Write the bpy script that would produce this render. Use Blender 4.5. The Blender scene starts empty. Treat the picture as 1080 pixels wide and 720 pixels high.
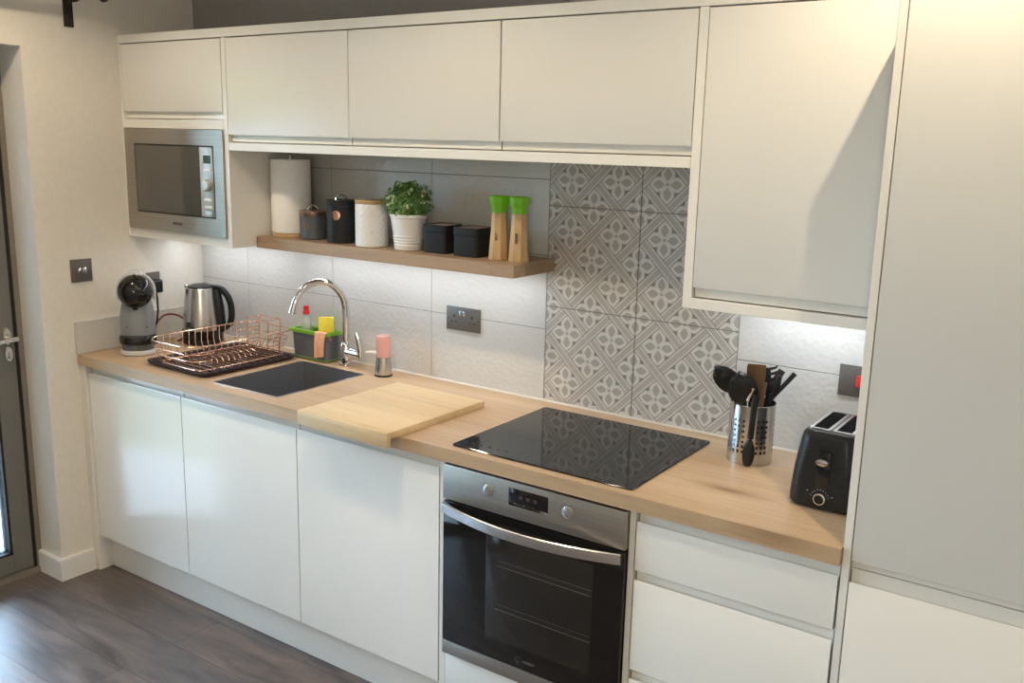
import bpy, bmesh, math, random
from mathutils import Vector, Matrix, Euler
random.seed(7)
SC = bpy.context.scene
COL = SC.collection
PI = math.pi

# ------------------------------------------------------------------ camera, world, light, exposure
cam_data = bpy.data.cameras.new('camera')
cam = bpy.data.objects.new('camera', cam_data); COL.objects.link(cam)
cam_data.sensor_width = 36.0
cam_data.lens = 993.45 * 36 / 1080
cam_data.clip_start = 0.05
_yaw, _pit, _rol = .6011, -.2100, .0235
_fw = Vector((-math.sin(_yaw)*math.cos(_pit), math.cos(_yaw)*math.cos(_pit), math.sin(_pit)))
_r = Vector((math.cos(_yaw), math.sin(_yaw), 0)); _u = _r.cross(_fw)
_r2 = _r*math.cos(_rol) + _u*math.sin(_rol); _u2 = -_r*math.sin(_rol) + _u*math.cos(_rol)
cam.matrix_world = Matrix(((_r2.x, _u2.x, -_fw.x, 3.458), (_r2.y, _u2.y, -_fw.y, -2.620), (_r2.z, _u2.z, -_fw.z, 1.773), (0, 0, 0, 1)))
SC.camera = cam
SC.view_settings.view_transform = 'Standard'
SC.view_settings.look = 'None'
SC.view_settings.gamma = 1.0
SC.view_settings.exposure = 0.02
SC.view_settings.use_curve_mapping = False

SKY_STRENGTH = 22.0
SKY_COLOR = (.51, .71, 1.0)
SPOT_W = 44.0
FILL_LAMP_W = 40.0  # power of the added fill lamp behind the camera
SPOT_COLOR = (1.0, .82, .58)
LED_COLOR = (.90, .94, 1.0)
LED_W = dict(shelf=1.9, microwave=1.2, right=1.0)

world = bpy.data.worlds.new('overcast_sky'); SC.world = world; world.use_nodes = True
_bg = world.node_tree.nodes['Background']
_bg.inputs['Color'].default_value = (*SKY_COLOR, 1); _bg.inputs['Strength'].default_value = SKY_STRENGTH

def light(name, kind, loc, energy, color, rot=(0, 0, 0), parent=None, **kw):
    d = bpy.data.lights.new(name, kind); d.energy = energy; d.color = color
    for k, v in kw.items():
        if k == 'portal': d.cycles.is_portal = True
        else: setattr(d, k, v)
    o = bpy.data.objects.new(name, d); COL.objects.link(o)
    o.location = loc; o.rotation_euler = rot
    if parent:
        o.parent = parent; o.matrix_parent_inverse = FR[parent].inverted()
    return o
# daylight portal at the glazed doors
light('door_daylight', 'AREA', (-.35, -1.97, 1.03), 1, (1, 1, 1), (0, -PI/2, 0), shape='RECTANGLE', size=2.1, size_y=2.5, portal=True)

# ------------------------------------------------------------------ node helpers
class V:
    """a float socket in an expression"""
    nt = None
    def __init__(s, x): s.x = x
    @staticmethod
    def m(op, *a):
        n = V.nt.nodes.new('ShaderNodeMath'); n.operation = op
        for i, q in enumerate(a):
            if isinstance(q, V): q = q.x
            if isinstance(q, (int, float)): n.inputs[i].default_value = q
            else: V.nt.links.new(q, n.inputs[i])
        return V(n.outputs[0])
    def __add__(s, o): return V.m('ADD', s, o)
    def __radd__(s, o): return V.m('ADD', s, o)
    def __sub__(s, o): return V.m('SUBTRACT', s, o)
    def __rsub__(s, o): return V.m('SUBTRACT', o, s)
    def __mul__(s, o): return V.m('MULTIPLY', s, o)
    def __rmul__(s, o): return V.m('MULTIPLY', s, o)
    def __truediv__(s, o): return V.m('DIVIDE', s, o)
    def __lt__(s, o): return V.m('LESS_THAN', s, o)
    def __gt__(s, o): return V.m('GREATER_THAN', s, o)
    def abs(s): return V.m('ABSOLUTE', s)
    def fl(s): return V.m('FLOOR', s)
    def mod2(s): return V.m('FLOORED_MODULO', s, 2.0)
def vmax(a, b): return V.m('MAXIMUM', a, b)
def vmin(a, b): return V.m('MINIMUM', a, b)

def mat(name, color=(.8, .8, .8), rough=.5, metal=0, spec=.5, **kw):
    m = bpy.data.materials.new(name); m.use_nodes = True
    b = m.node_tree.nodes['Principled BSDF']
    b.inputs['Base Color'].default_value = (*color, 1)
    b.inputs['Roughness'].default_value = rough
    b.inputs['Metallic'].default_value = metal
    b.inputs['Specular IOR Level'].default_value = spec
    for k, v in kw.items():
        b.inputs[k].default_value = v
    return m
def nodes(m): return m.node_tree, m.node_tree.nodes['Principled BSDF']
def coords(nt, scale=(1, 1, 1), loc=(0, 0, 0), rot=(0, 0, 0)):
    t = nt.nodes.new('ShaderNodeTexCoord'); mp = nt.nodes.new('ShaderNodeMapping')
    mp.inputs['Scale'].default_value = scale; mp.inputs['Location'].default_value = loc; mp.inputs['Rotation'].default_value = rot
    nt.links.new(t.outputs['Object'], mp.inputs['Vector']); return mp.outputs[0]
def noise(nt, vec, scale, detail=4, rough=.55, dist=0):
    n = nt.nodes.new('ShaderNodeTexNoise'); n.inputs['Scale'].default_value = scale
    n.inputs['Detail'].default_value = detail; n.inputs['Roughness'].default_value = rough; n.inputs['Distortion'].default_value = dist
    nt.links.new(vec, n.inputs['Vector']); return n.outputs['Fac']
def ramp(nt, fac, stops):
    r = nt.nodes.new('ShaderNodeValToRGB'); nt.links.new(fac, r.inputs[0])
    e = r.color_ramp.elements
    while len(e) < len(stops): e.new(.5)
    for q, (p, c) in zip(e, stops):
        q.position = p; q.color = (*c, 1) if len(c) == 3 else c
    return r.outputs[0]
def mix(nt, a, b, f, mode='MIX'):
    n = nt.nodes.new('ShaderNodeMix'); n.data_type = 'RGBA'; n.blend_type = mode
    for s, q in ((n.inputs[0], f), (n.inputs[6], a), (n.inputs[7], b)):
        if isinstance(q, V): q = q.x
        if isinstance(q, (int, float)): s.default_value = q
        elif isinstance(q, tuple): s.default_value = (*q, 1)
        else: nt.links.new(q, s)
    return n.outputs[2]
def bump(nt, b, h, strength=.2, dist=.002):
    n = nt.nodes.new('ShaderNodeBump'); n.inputs['Strength'].default_value = strength; n.inputs['Distance'].default_value = dist
    nt.links.new(h if not isinstance(h, V) else h.x, n.inputs['Height']); nt.links.new(n.outputs[0], b.inputs['Normal'])

def wood(name, dark, midc, lite, axis=0, rough=.45, grain=1.0, knots=0.0, gmix=.7):
    m = mat(name, midc, rough, spec=.35); nt, b = nodes(m)
    sc = [14.0, 14.0, 14.0]; sc[axis] = .9
    v = coords(nt, tuple(sc))
    broad = noise(nt, v, .45, 3, .5, .3)
    fine = noise(nt, v, 3.2*grain, 6, .65, .6)
    c = ramp(nt, broad, [(.3, dark), (.5, midc), (.72, lite)])
    f = ramp(nt, fine, [(.32, (.62, .58, .54)), (.5, (.96, .96, .96)), (.75, (1.06, 1.05, 1.03))])
    c = mix(nt, c, f, gmix, 'MULTIPLY')
    if knots:
        sk = [9.0, 9.0, 9.0]; sk[axis] = 2.6
        vk = coords(nt, tuple(sk), (.3, .2, 0))
        vo = nt.nodes.new('ShaderNodeTexVoronoi'); vo.inputs['Scale'].default_value = .55
        nt.links.new(vk, vo.inputs['Vector'])
        k = ramp(nt, vo.outputs['Distance'], [(.02, (.42, .32, .24)), (.10, (.80, .74, .68)), (.2, (1, 1, 1))])
        c = mix(nt, c, k, knots, 'MULTIPLY')
    nt.links.new(c, b.inputs['Base Color'])
    bump(nt, b, fine, .08, .001)
    return m

def speckle(name, c1, c2, scale, rough, bumpk=0, metal=0, detail=3, spec=None):
    if spec is None: spec = .22 if max(c1) < .04 else .5
    m = mat(name, c1, rough, metal, spec); nt, b = nodes(m)
    n = noise(nt, coords(nt), scale, detail)
    nt.links.new(ramp(nt, n, [(.35, c1), (.65, c2)]), b.inputs['Base Color'])
    if bumpk: bump(nt, b, n, bumpk, .002)
    return m
def brushed(name, col, rough=.3, axis=0, aniso=True):
    m = mat(name, col, rough, 1.0); nt, b = nodes(m)
    sc = [400.0, 400.0, 400.0]; sc[axis] = 3.0
    n = noise(nt, coords(nt, tuple(sc)), 1.0, 2)
    nt.links.new(ramp(nt, n, [(.3, tuple(c*.88 for c in col)), (.7, tuple(min(1, c*1.06) for c in col))]), b.inputs['Base Color'])
    bump(nt, b, n, .03, .0004)
    return m

M = {}
M['door'] = speckle('gloss_white_door', (.80, .785, .74), (.81, .795, .75), 2.0, .16, 0)
M['carcass'] = speckle('white_melamine', (.78, .765, .72), (.80, .785, .74), 3.0, .32, 0)
M['paint'] = speckle('warm_white_wall_paint', (.74, .70, .63), (.77, .73, .66), 40, .75, .05)
M['paint_grey'] = speckle('grey_wall_paint', (.30, .29, .285), (.315, .305, .30), 40, .75, .05)
M['paint_rear'] = speckle('white_wall_paint', (.68, .66, .62), (.70, .68, .64), 40, .8, .05)
M['ceiling'] = speckle('ceiling_paint', (.80, .79, .77), (.82, .81, .79), 30, .85, .04)
M['skirting'] = speckle('white_satin_paint', (.82, .81, .79), (.84, .83, .81), 10, .35, 0)
M['worktop'] = wood('oak_worktop_laminate', (.47, .325, .195), (.55, .39, .245), (.62, .46, .31), 0, .42, 1.0, .85, .42)
M['shelf'] = wood('oak_shelf_laminate', (.30, .20, .125), (.36, .245, .155), (.42, .29, .19), 0, .45)
M['bamboo'] = wood('bamboo_board', (.64, .46, .25), (.71, .53, .31), (.77, .60, .37), 0, .5, .7, .5, .42)
M['mill_wood'] = wood('turned_beech', (.50, .31, .14), (.60, .40, .20), (.70, .50, .28), 2, .5)
M['light_wood'] = wood('pale_wood', (.48, .30, .15), (.56, .38, .21), (.64, .46, .28), 0, .5)
M['spoon_wood'] = wood('brown_wooden_spatula', (.13, .07, .03), (.19, .105, .045), (.25, .145, .065), 2, .55)
M['steel'] = brushed('brushed_stainless', (.44, .41, .365), .42, 0)
M['steel_v'] = brushed('brushed_stainless_upright', (.62, .60, .57), .22, 2)
M['steel_light'] = brushed('light_brushed_steel', (.72, .71, .69), .25, 0)
M['steel_satin'] = brushed('satin_steel', (.62, .60, .55), .45, 0)
M['rack_wire'] = mat('dim_rack_wire', (.12, .11, .10), .4, .8)
M['chrome'] = mat('polished_chrome', (.78, .78, .79), .07, 1.0)
M['dark_chrome'] = mat('darker_metal', (.40, .40, .41), .22, 1.0)  # evenly darker metal
M['black_glass'] = mat('black_ceramic_glass', (.014, .015, .016), .05, spec=.5)
M['oven_glass'] = mat('black_oven_glass', (.010, .009, .008), .06, spec=.4)
M['oven_window'] = mat('dark_oven_window', (.022, .019, .016), .08, spec=.4)
M['mw_glass'] = mat('grey_microwave_glass', (.10, .095, .082), .12, spec=.6)
M['black'] = speckle('black_plastic', (.015, .015, .016), (.020, .020, .021), 30, .35)
M['black_gloss'] = mat('glossy_black_plastic', (.012, .012, .013), .08)
M['black_matt'] = speckle('black_powder_coat', (.018, .018, .020), (.024, .024, .026), 200, .45, .1)
M['toaster'] = speckle('satin_black_plastic', (.018, .017, .017), (.024, .023, .022), 80, .30)
M['basin'] = speckle('dark_steel_sink', (.11, .118, .135), (.14, .148, .165), 500, .34, .05, .15)
M['grey_plastic'] = speckle('slate_grey_plastic', (.115, .13, .16), (.13, .145, .175), 30, .4)
M['machine_grey'] = mat('silver_grey_plastic', (.22, .23, .24), .32)
M['machine_light'] = mat('light_grey_plastic', (.62, .63, .64), .3)
M['smoke'] = mat('smoked_grey_plastic', (.10, .115, .125), .2)
M['green'] = mat('lime_green_plastic', (.20, .46, .03), .35)
M['mill_green'] = mat('bright_green_plastic', (.20, .56, .02), .3)
M['yellow'] = speckle('yellow_sponge', (.78, .66, .05), (.85, .74, .10), 120, .9, .4)
M['scourer'] = speckle('dark_green_scourer', (.03, .06, .03), (.05, .09, .05), 200, .95, .5)
M['cloth'] = speckle('peach_cloth', (.80, .40, .24), (.86, .47, .30), 90, .9, .4)
M['red'] = mat('red_plastic', (.62, .02, .03), .35)
M['rocker_red'] = mat('red_rocker', (.75, .03, .03), .3)  # plain red plastic, no emission
M['white_plastic'] = mat('white_plastic', (.82, .82, .80), .35)
M['paper'] = speckle('white_paper', (.93, .925, .91), (.96, .955, .94), 60, .95, .35)
M['ceramic'] = mat('white_ceramic', (.80, .80, .79), .3)
M['copper'] = mat('copper_metal', (.88, .50, .36), .22, 1.0)
M['copper_wire'] = mat('rose_copper_wire', (.95, .62, .46), .24, 1.0)
M['slate'] = speckle('slate_blue_coat', (.075, .085, .105), (.09, .10, .12), 100, .45)
M['lid_brown'] = mat('bronze_lid', (.30, .20, .15), .3, .8)
M['tray'] = speckle('plum_black_tray', (.028, .018, .020), (.036, .024, .026), 60, .38)
M['plate_metal'] = speckle('bronzed_steel_faceplate', (.105, .097, .088), (.12, .11, .10), 60, .4)
M['pink'] = mat('pink_soap', (.93, .52, .47), .15, **{'Transmission Weight': .35})
M['alu'] = speckle('grey_aluminium_paint', (.155, .15, .135), (.165, .16, .145), 60, .42)
M['alu_frame'] = speckle('taupe_frame', (.20, .175, .145), (.22, .19, .16), 60, .5)
M['rubber'] = mat('black_rubber', (.012, .011, .010), .6)
M['iron'] = mat('blackened_iron', (.03, .028, .026), .5, .3)
M['grout'] = speckle('grey_grout', (.20, .195, .185), (.23, .22, .21), 200, .9)
M['sealant'] = mat('pale_sealant', (.56, .51, .43), .4)
M['cable_red'] = mat('dark_red_cable', (.16, .025, .025), .4)
M['deck'] = wood('grey_deck_boards', (.30, .27, .26), (.38, .35, .34), (.46, .43, .42), 1, .8)
M['print'] = mat('dark_print', (.03, .025, .02), .6)
M['print_light'] = mat('pale_print', (.45, .45, .45), .5)
M['print_dim'] = mat('dim_print', (.16, .155, .15), .5)
M['slot_shade'] = mat('painted_slot_shade', (.006, .006, .006), .9, spec=.05)  # black colour standing in for shade inside the toaster slots
M['display'] = mat('dark_display', (.012, .009, .009), .1)
M['spot_glow'] = mat('lamp_glow', (1, .9, .75), .5, **{'Emission Color': (1, .85, .65, 1), 'Emission Strength': 12.0})

def glass_mat(name, tint=(.93, .96, .95)):
    m = bpy.data.materials.new(name); m.use_nodes = True; nt = m.node_tree
    nt.nodes.remove(nt.nodes['Principled BSDF']); out = nt.nodes['Material Output']
    g = nt.nodes.new('ShaderNodeBsdfGlossy'); g.inputs['Roughness'].default_value = .02
    t = nt.nodes.new('ShaderNodeBsdfTransparent'); t.inputs['Color'].default_value = (*tint, 1)
    f = nt.nodes.new('ShaderNodeFresnel'); f.inputs['IOR'].default_value = 1.45
    x = nt.nodes.new('ShaderNodeMixShader')
    nt.links.new(f.outputs[0], x.inputs[0]); nt.links.new(t.outputs[0], x.inputs[1]); nt.links.new(g.outputs[0], x.inputs[2])
    nt.links.new(x.outputs[0], out.inputs['Surface']); return m
M['glass'] = glass_mat('window_glass')
M['globe'] = mat('added_fill_globe', (.9, .88, .82), .4, **{'Emission Color': (1, .86, .68, 1), 'Emission Strength': 6.0})  # glowing globe of the added fill lamp
M['clear'] = mat('clear_bottle_plastic', (.80, .84, .84), .12, **{'Transmission Weight': .6, 'IOR': 1.15})

def white_tile():
    m = mat('white_hammered_tile', (.60, .592, .565), .22, spec=.5); nt, b = nodes(m)
    v = coords(nt)
    vo = nt.nodes.new('ShaderNodeTexVoronoi'); vo.inputs['Scale'].default_value = 75; vo.feature = 'SMOOTH_F1'
    nt.links.new(v, vo.inputs['Vector'])
    bump(nt, b, vo.outputs['Distance'], .5, .003)
    return m
M['tile'] = white_tile()

def patterned_tile():
    """basketweave of diagonal bands with four-petalled flowers, repeated every third of a metre"""
    m = mat('patterned_grey_tile', (.5, .5, .5), .28); nt, b = nodes(m); V.nt = nt
    tc = nt.nodes.new('ShaderNodeTexCoord'); sp = nt.nodes.new('ShaderNodeSeparateXYZ')
    nt.links.new(tc.outputs['Object'], sp.inputs[0])
    T = .3335/4
    u = V(sp.outputs['X'])/T + 400.0; w = V(sp.outputs['Z'])/T + 400.0     # flower centres where u+w is even
    a = (u + w)*.5; c = (u - w)*.5
    ra = (a + .5).fl(); rc = (c + .5).fl()
    fa = a - ra; fc = c - rc                     # -.5 .. .5
    A = fa.abs(); Cc = fc.abs()
    W = .365
    inA = A > W; inC = Cc > W
    fu = fa + fc; fw_ = fa - fc                  # screen-aligned offsets from the flower centre, unit = T
    U_ = fu.abs(); W_ = fw_.abs()
    # petals on the two upright axes
    pl = vmax(U_, W_); pc = vmin(U_, W_)         # along, across
    along = (pl - .345)*(1/.235)
    leaf = (along.abs()*along.abs()*.7 + along.abs()*.3 + pc*(1/.155)) < 1.0
    lobe = ((pl - .36)*(pl - .36)*13.0 + pc*pc*16.0) < 1.0
    dd = ((A - .17)*(A - .17) + (Cc - .17)*(Cc - .17)) < .0042
    dot = (U_*U_ + W_*W_) < .0028
    # dark half-petals on the middle of each side of the square
    side = (vmax(A, Cc) > .275)*((vmin(A, Cc) + (W - vmax(A, Cc))*.9) < .085)
    base = (.565, .545, .51)
    col = mix(nt, base, (.625, .605, .57), vmax(lobe, dd))
    col = mix(nt, col, (.385, .365, .335), leaf)
    col = mix(nt, col, (.34, .32, .29), dot)
    col = mix(nt, col, (.25, .23, .21), side)
    # bands: at A beyond W runs one way, at C beyond W the other; who lies on top alternates
    ha = (a).fl(); hc = (c).fl()
    par = (ha + hc).mod2() > .5
    def band(t):                                  # t: distance 0..(.5-W) from the band's own axis
        d = .5 - t
        edge = d > (.5 - W - .019)
        inner = (d < .066)
        return edge, inner, (d < .014)
    ea, ia, ma = band(A); ec, ic, mc = band(Cc)
    useA = inA*(1.0 - inC*par)
    useC = inC*(1.0 - inA*(1.0 - par))
    lightb = (.58, .555, .52); darkb = (.435, .41, .38); line = (.19, .172, .155)
    ca = mix(nt, lightb, darkb, ia); ca = mix(nt, ca, line, ea)
    cc = mix(nt, lightb, darkb, ic); cc = mix(nt, cc, line, ec)
    col = mix(nt, col, cc, useC)
    col = mix(nt, col, ca, useA)
    n = noise(nt, tc.outputs['Object'], 90, 4, .6)
    col = mix(nt, col, ramp(nt, n, [(.3, (.90, .90, .90)), (.7, (1.05, 1.05, 1.05))]), .8, 'MULTIPLY')
    nt.links.new(col, b.inputs['Base Color'])
    return m
M['pattern'] = patterned_tile()

def floor_mat():
    m = mat('dark_plank_floor', (.1, .08, .075), .38, spec=.5); nt, b = nodes(m)
    v = coords(nt)
    br = nt.nodes.new('ShaderNodeTexBrick'); nt.links.new(v, br.inputs['Vector'])
    br.offset = .37; br.offset_frequency = 2
    for k, q in (('Scale', 1.0), ('Mortar Size', .0012), ('Mortar Smooth', .3), ('Bias', 0.0), ('Brick Width', 1.22), ('Row Height', .195)):
        br.inputs[k].default_value = q
    br.inputs['Color1'].default_value = (.18, .14, .120, 1); br.inputs['Color2'].default_value = (.105, .086, .078, 1)
    br.inputs['Mortar'].default_value = (.022, .018, .016, 1)
    v2 = coords(nt, (1.6, 9, 1)); g = noise(nt, v2, 1.5, 6, .62, .8)
    c = mix(nt, br.outputs['Color'], ramp(nt, g, [(.3, (.42, .42, .46)), (.5, (1, 1, 1)), (.7, (1.7, 1.55, 1.45))]), .9, 'MULTIPLY')
    nt.links.new(c, b.inputs['Base Color'])
    nt.links.new(ramp(nt, g, [(.3, (.30, .30, .30)), (.7, (.46, .46, .46))]), b.inputs['Roughness'])
    bump(nt, b, g, .12, .002)
    return m
M['floor'] = floor_mat()
def leaf_mat(name, a, c, sc=60):
    m = mat(name, a, .5); nt, b = nodes(m)
    nt.links.new(ramp(nt, noise(nt, coords(nt), sc, 2), [(.35, a), (.65, c)]), b.inputs['Base Color']); return m
M['leaf'] = leaf_mat('small_green_leaf', (.06, .17, .03), (.22, .40, .10))
M['blossom'] = mat('pale_blossom', (.72, .80, .52), .6)
M['hedge'] = leaf_mat('garden_hedge_leaf', (.11, .15, .06), (.22, .27, .13), 9)

# ------------------------------------------------------------------ mesh helpers
FR = {}                                          # world frame of every object
class MB:
    def __init__(s): s.b = bmesh.new()
    def face(s, vs):
        try: return s.b.faces.new(vs)
        except ValueError: return None
    def box(s, x0, x1, y0, y1, z0, z1, bev=0, seg=2, mt=None):
        q = [(x, y, z) for x in (x0, x1) for y in (y0, y1) for z in (z0, z1)]
        v = [s.b.verts.new(mt @ Vector(p) if mt else p) for p in q]
        fs = [s.b.faces.new([v[i] for i in f]) for f in ((0, 1, 3, 2), (4, 6, 7, 5), (0, 4, 5, 1), (2, 3, 7, 6), (0, 2, 6, 4), (1, 5, 7, 3))]
        if bev:
            es = list({e for f in fs for e in f.edges})
            bmesh.ops.bevel(s.b, geom=es, offset=bev, segments=seg, affect='EDGES', profile=.5)
        return s
    def prism(s, prof, a0, a1, axis='x'):
        """prof: list of 2-D points; extruded along axis"""
        def P(p, a):
            if axis == 'x': return (a, p[0], p[1])
            if axis == 'y': return (p[0], a, p[1])
            return (p[0], p[1], a)
        A = [s.b.verts.new(P(p, a0)) for p in prof]; B = [s.b.verts.new(P(p, a1)) for p in prof]
        n = len(prof)
        s.face(A); s.face(B[::-1])
        for i in range(n): s.face([A[i], A[(i+1) % n], B[(i+1) % n], B[i]])
        return s
    def loft(s, rings, cap0=True, cap1=True, closed=True):
        R = [[s.b.verts.new(p) for p in r] for r in rings]; n = len(R[0])
        for A, B in zip(R, R[1:]):
            for i in range(n if closed else n-1): s.face([A[i], A[(i+1) % n], B[(i+1) % n], B[i]])
        if cap0: s.face(R[0][::-1])
        if cap1: s.face(R[-1])
        return s
    def lathe(s, prof, c=(0, 0, 0), seg=32, mt=None, sx=1, sy=1):
        rings = []
        for r, z in prof:
            ring = []
            for i in range(seg):
                a = 2*PI*i/seg; p = Vector((max(r, 1e-5)*math.cos(a)*sx, max(r, 1e-5)*math.sin(a)*sy, z))
                if mt: p = mt @ p
                ring.append(p + Vector(c))
            rings.append(ring)
        return s.loft(rings)
    def tube(s, pts, r, seg=8, closed=False):
        pts = [Vector(p) for p in pts]; n = len(pts); rings = []
        rr = r if isinstance(r, (list, tuple)) else [r]*n
        up = None
        for i, p in enumerate(pts):
            if closed: t = (pts[(i+1) % n] - pts[i-1])
            else: t = pts[min(i+1, n-1)] - pts[max(i-1, 0)]
            t.normalize()
            if up is None:
                up = t.orthogonal().normalized()
            up = (up - t*up.dot(t))
            if up.length < 1e-6: up = t.orthogonal()
            up.normalize(); sd = t.cross(up)
            rings.append([p + (up*math.cos(2*PI*k/seg) + sd*math.sin(2*PI*k/seg))*rr[i] for k in range(seg)])
        if closed:
            R = [[s.b.verts.new(p) for p in q] for q in rings]
            # match the seam
            for j in range(n):
                A = R[j]; B = R[(j+1) % n]; off = 0
                if j == n-1:
                    off = min(range(seg), key=lambda o: sum((A[k].co - B[(k+o) % seg].co).length for k in range(seg)))
                for k in range(seg): s.face([A[k], A[(k+1) % seg], B[(k+1+off) % seg], B[(k+off) % seg]])
            return s
        return s.loft(rings)
    def sphere(s, c, r, sx=1, sy=1, sz=1, seg=24, rings=14, mt=None):
        prof = [(r*math.sin(PI*i/rings), -r*math.cos(PI*i/rings)*sz) for i in range(rings+1)]
        return s.lathe(prof, c, seg, mt, sx, sy)
    def build(s, name, m, parent=None, loc=None, smooth=35, local=False):
        b = s.b
        bmesh.ops.recalc_face_normals(b, faces=b.faces)
        me = bpy.data.meshes.new(name)
        if parent is not None: F = FR[parent]
        else:
            F = Matrix.Translation(Vector(loc)) if loc is not None else Matrix.Identity(4)
        if not local: bmesh.ops.transform(b, matrix=F.inverted(), verts=b.verts)
        b.to_mesh(me); b.free()
        me.materials.append(m)
        if smooth:
            me.polygons.foreach_set('use_smooth', [True]*len(me.polygons))
            me.set_sharp_from_angle(angle=math.radians(smooth))
        o = bpy.data.objects.new(name, me); COL.objects.link(o)
        if parent is not None: o.parent = parent
        elif loc is not None: o.location = loc
        FR[o] = F.copy()
        return o
def rrect(cx, cy, w, d, r, n=5, z=0.0):
    pts = []
    for (sx, sy, a0) in ((1, 1, 0), (-1, 1, PI/2), (-1, -1, PI), (1, -1, 3*PI/2)):
        for i in range(n+1):
            a = a0 + PI/2*i/n
            pts.append((cx + sx*(w/2-r) + r*math.cos(a), cy + sy*(d/2-r) + r*math.sin(a), z))
    return pts
def rbox(mb, cx, cy, w, d, r, z0, z1, e=.002, n=5):
    """block with rounded upright corners and softened rims"""
    mb.loft([rrect(cx, cy, w-2*e, d-2*e, max(r-e, .0005), n, z0), rrect(cx, cy, w, d, r, n, z0+e), rrect(cx, cy, w, d, r, n, z1-e), rrect(cx, cy, w-2*e, d-2*e, max(r-e, .0005), n, z1)])
    return mb
def tag(o, label=None, cat=None, group=None, kind=None):
    if label: o['label'] = label
    if cat: o['category'] = cat
    if group: o['group'] = group
    if kind: o['kind'] = kind
    return o
def thing(name, label, cat, loc=(0, 0, 0), rz=0.0, group=None):
    o = bpy.data.objects.new(name, None); COL.objects.link(o); o.empty_display_size = .05
    o.location = loc; o.rotation_euler = (0, 0, rz)
    FR[o] = Matrix.Translation(Vector(loc)) @ Matrix.Rotation(rz, 4, 'Z')
    return tag(o, label, cat, group)
def part(mb, name, m, parent, label=None, smooth=35, local=False):
    o = mb.build(name, m, parent, smooth=smooth, local=local)
    if label: o['label'] = label
    return o
def copy_tree(o, parent=None):
    c = o.copy(); COL.objects.link(c)
    if parent is not None: c.parent = parent
    for ch in o.children: copy_tree(ch, c)
    return c
def bx(*a, **k): return MB().box(*a, **k)
def text(body, size, name, m, parent, mtx, label=None, extrude=.0004):
    cu = bpy.data.curves.new(name, 'FONT'); cu.body = body; cu.size = size; cu.extrude = extrude
    cu.align_x = 'CENTER'; cu.align_y = 'CENTER'; cu.resolution_u = 2
    t = bpy.data.objects.new(name + '_curve', cu); COL.objects.link(t)
    dg = bpy.context.evaluated_depsgraph_get(); me = bpy.data.meshes.new_from_object(t.evaluated_get(dg))
    bpy.data.objects.remove(t)
    me.transform(FR[parent].inverted() @ mtx)
    me.materials.clear(); me.materials.append(m)
    o = bpy.data.objects.new(name, me); COL.objects.link(o); o.parent = parent; FR[o] = FR[parent].copy()
    if label: o['label'] = label
    return o
FRONT = Matrix.Rotation(PI/2, 4, 'X')            # text that reads from the room, facing -y

def jdoor(x0, x1, yf, za, zb, pull, leaf=.024, th=.020):
    """slab door with a scooped J grip along its top ('top') or bottom ('bottom')"""
    s = 1 if pull == 'top' else -1
    ze = zb if pull == 'top' else za; zo = za if pull == 'top' else zb
    prof = [(yf+.001, zo), (yf, zo+s*.001), (yf, ze-s*.002), (yf+.0012, ze), (yf+.0035, ze-s*.001), (yf+.0055, ze-s*.010),
            (yf+.0085, ze-s*.016), (yf+.0125, ze-s*.016), (yf+.0150, ze-s*.010), (yf+.0160, ze), (yf+.0160, ze+s*leaf), (yf+th, ze+s*leaf), (yf+th, zo)]
    return MB().prism(prof, x0, x1, 'x')
def carcass(x0, x1, y0, y1, z0, z1, t=.018, shelves=()):
    """open-fronted cabinet box; y0 front, y1 back"""
    m = MB()
    m.box(x0, x0+t, y0, y1, z0, z1); m.box(x1-t, x1, y0, y1, z0, z1)
    m.box(x0+t, x1-t, y0, y1, z0, z0+t); m.box(x0+t, x1-t, y0, y1, z1-t, z1); m.box(x0+t, x1-t, y1-.008, y1, z0+t, z1-t)
    for z in shelves: m.box(x0+t, x1-t, y0+.03, y1-.01, z, z+t)
    return m

# ------------------------------------------------------------------ the room
XR, YR, ZC = 4.7, -4.6, 2.60
def struct(mb, name, m, parent=None, smooth=0):
    o = mb.build(name, m, parent, smooth=smooth)
    if parent is None: o['kind'] = 'structure'
    return o
struct(bx(-.28, XR, YR, .01, -.10, 0.0), 'floor', M['floor'])
struct(bx(-.30, XR+.1, YR-.1, .12, ZC, ZC+.1), 'ceiling', M['ceiling'])
OY0, OY1, OZ = -.735, -3.20, 2.065               # opening of the glazed doors
w = MB(); w.box(-.30, 0, OY0, .10, 0.0, ZC); w.box(-.30, 0, YR-.1, OY1, 0.0, ZC); w.box(-.30, 0, OY1, OY0, OZ, ZC)
struct(w, 'wall_left', M['paint'])
wb = struct(bx(0.0, XR, .010, .11, 0.0, ZC), 'wall_back', M['paint_grey'])
struct(bx(XR, XR+.1, YR-.1, .12, 0.0, ZC), 'wall_right', M['paint_rear'])
struct(bx(0.0, XR, YR-.1, YR, 0.0, ZC), 'wall_rear', M['paint_rear'])

# skirting board: along the left wall end and round into the door reveal
sk = MB()
sk.prism([(-.165, -.736), (-.165, -.751), (.016, -.751), (.016, -.602), (.0005, -.602), (.0005, -.736)], 0.0, .086, 'z')
sk.prism([(-.165, -.736), (-.165, -.748), (.013, -.748), (.013, -.602), (.0005, -.602), (.0005, -.736)], .086, .091, 'z')
struct(sk, 'baseboard_left', M['skirting'])
struct(bx(.02, XR, YR, YR+.015, 0, .09, bev=.003), 'baseboard_rear', M['skirting'])

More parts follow.
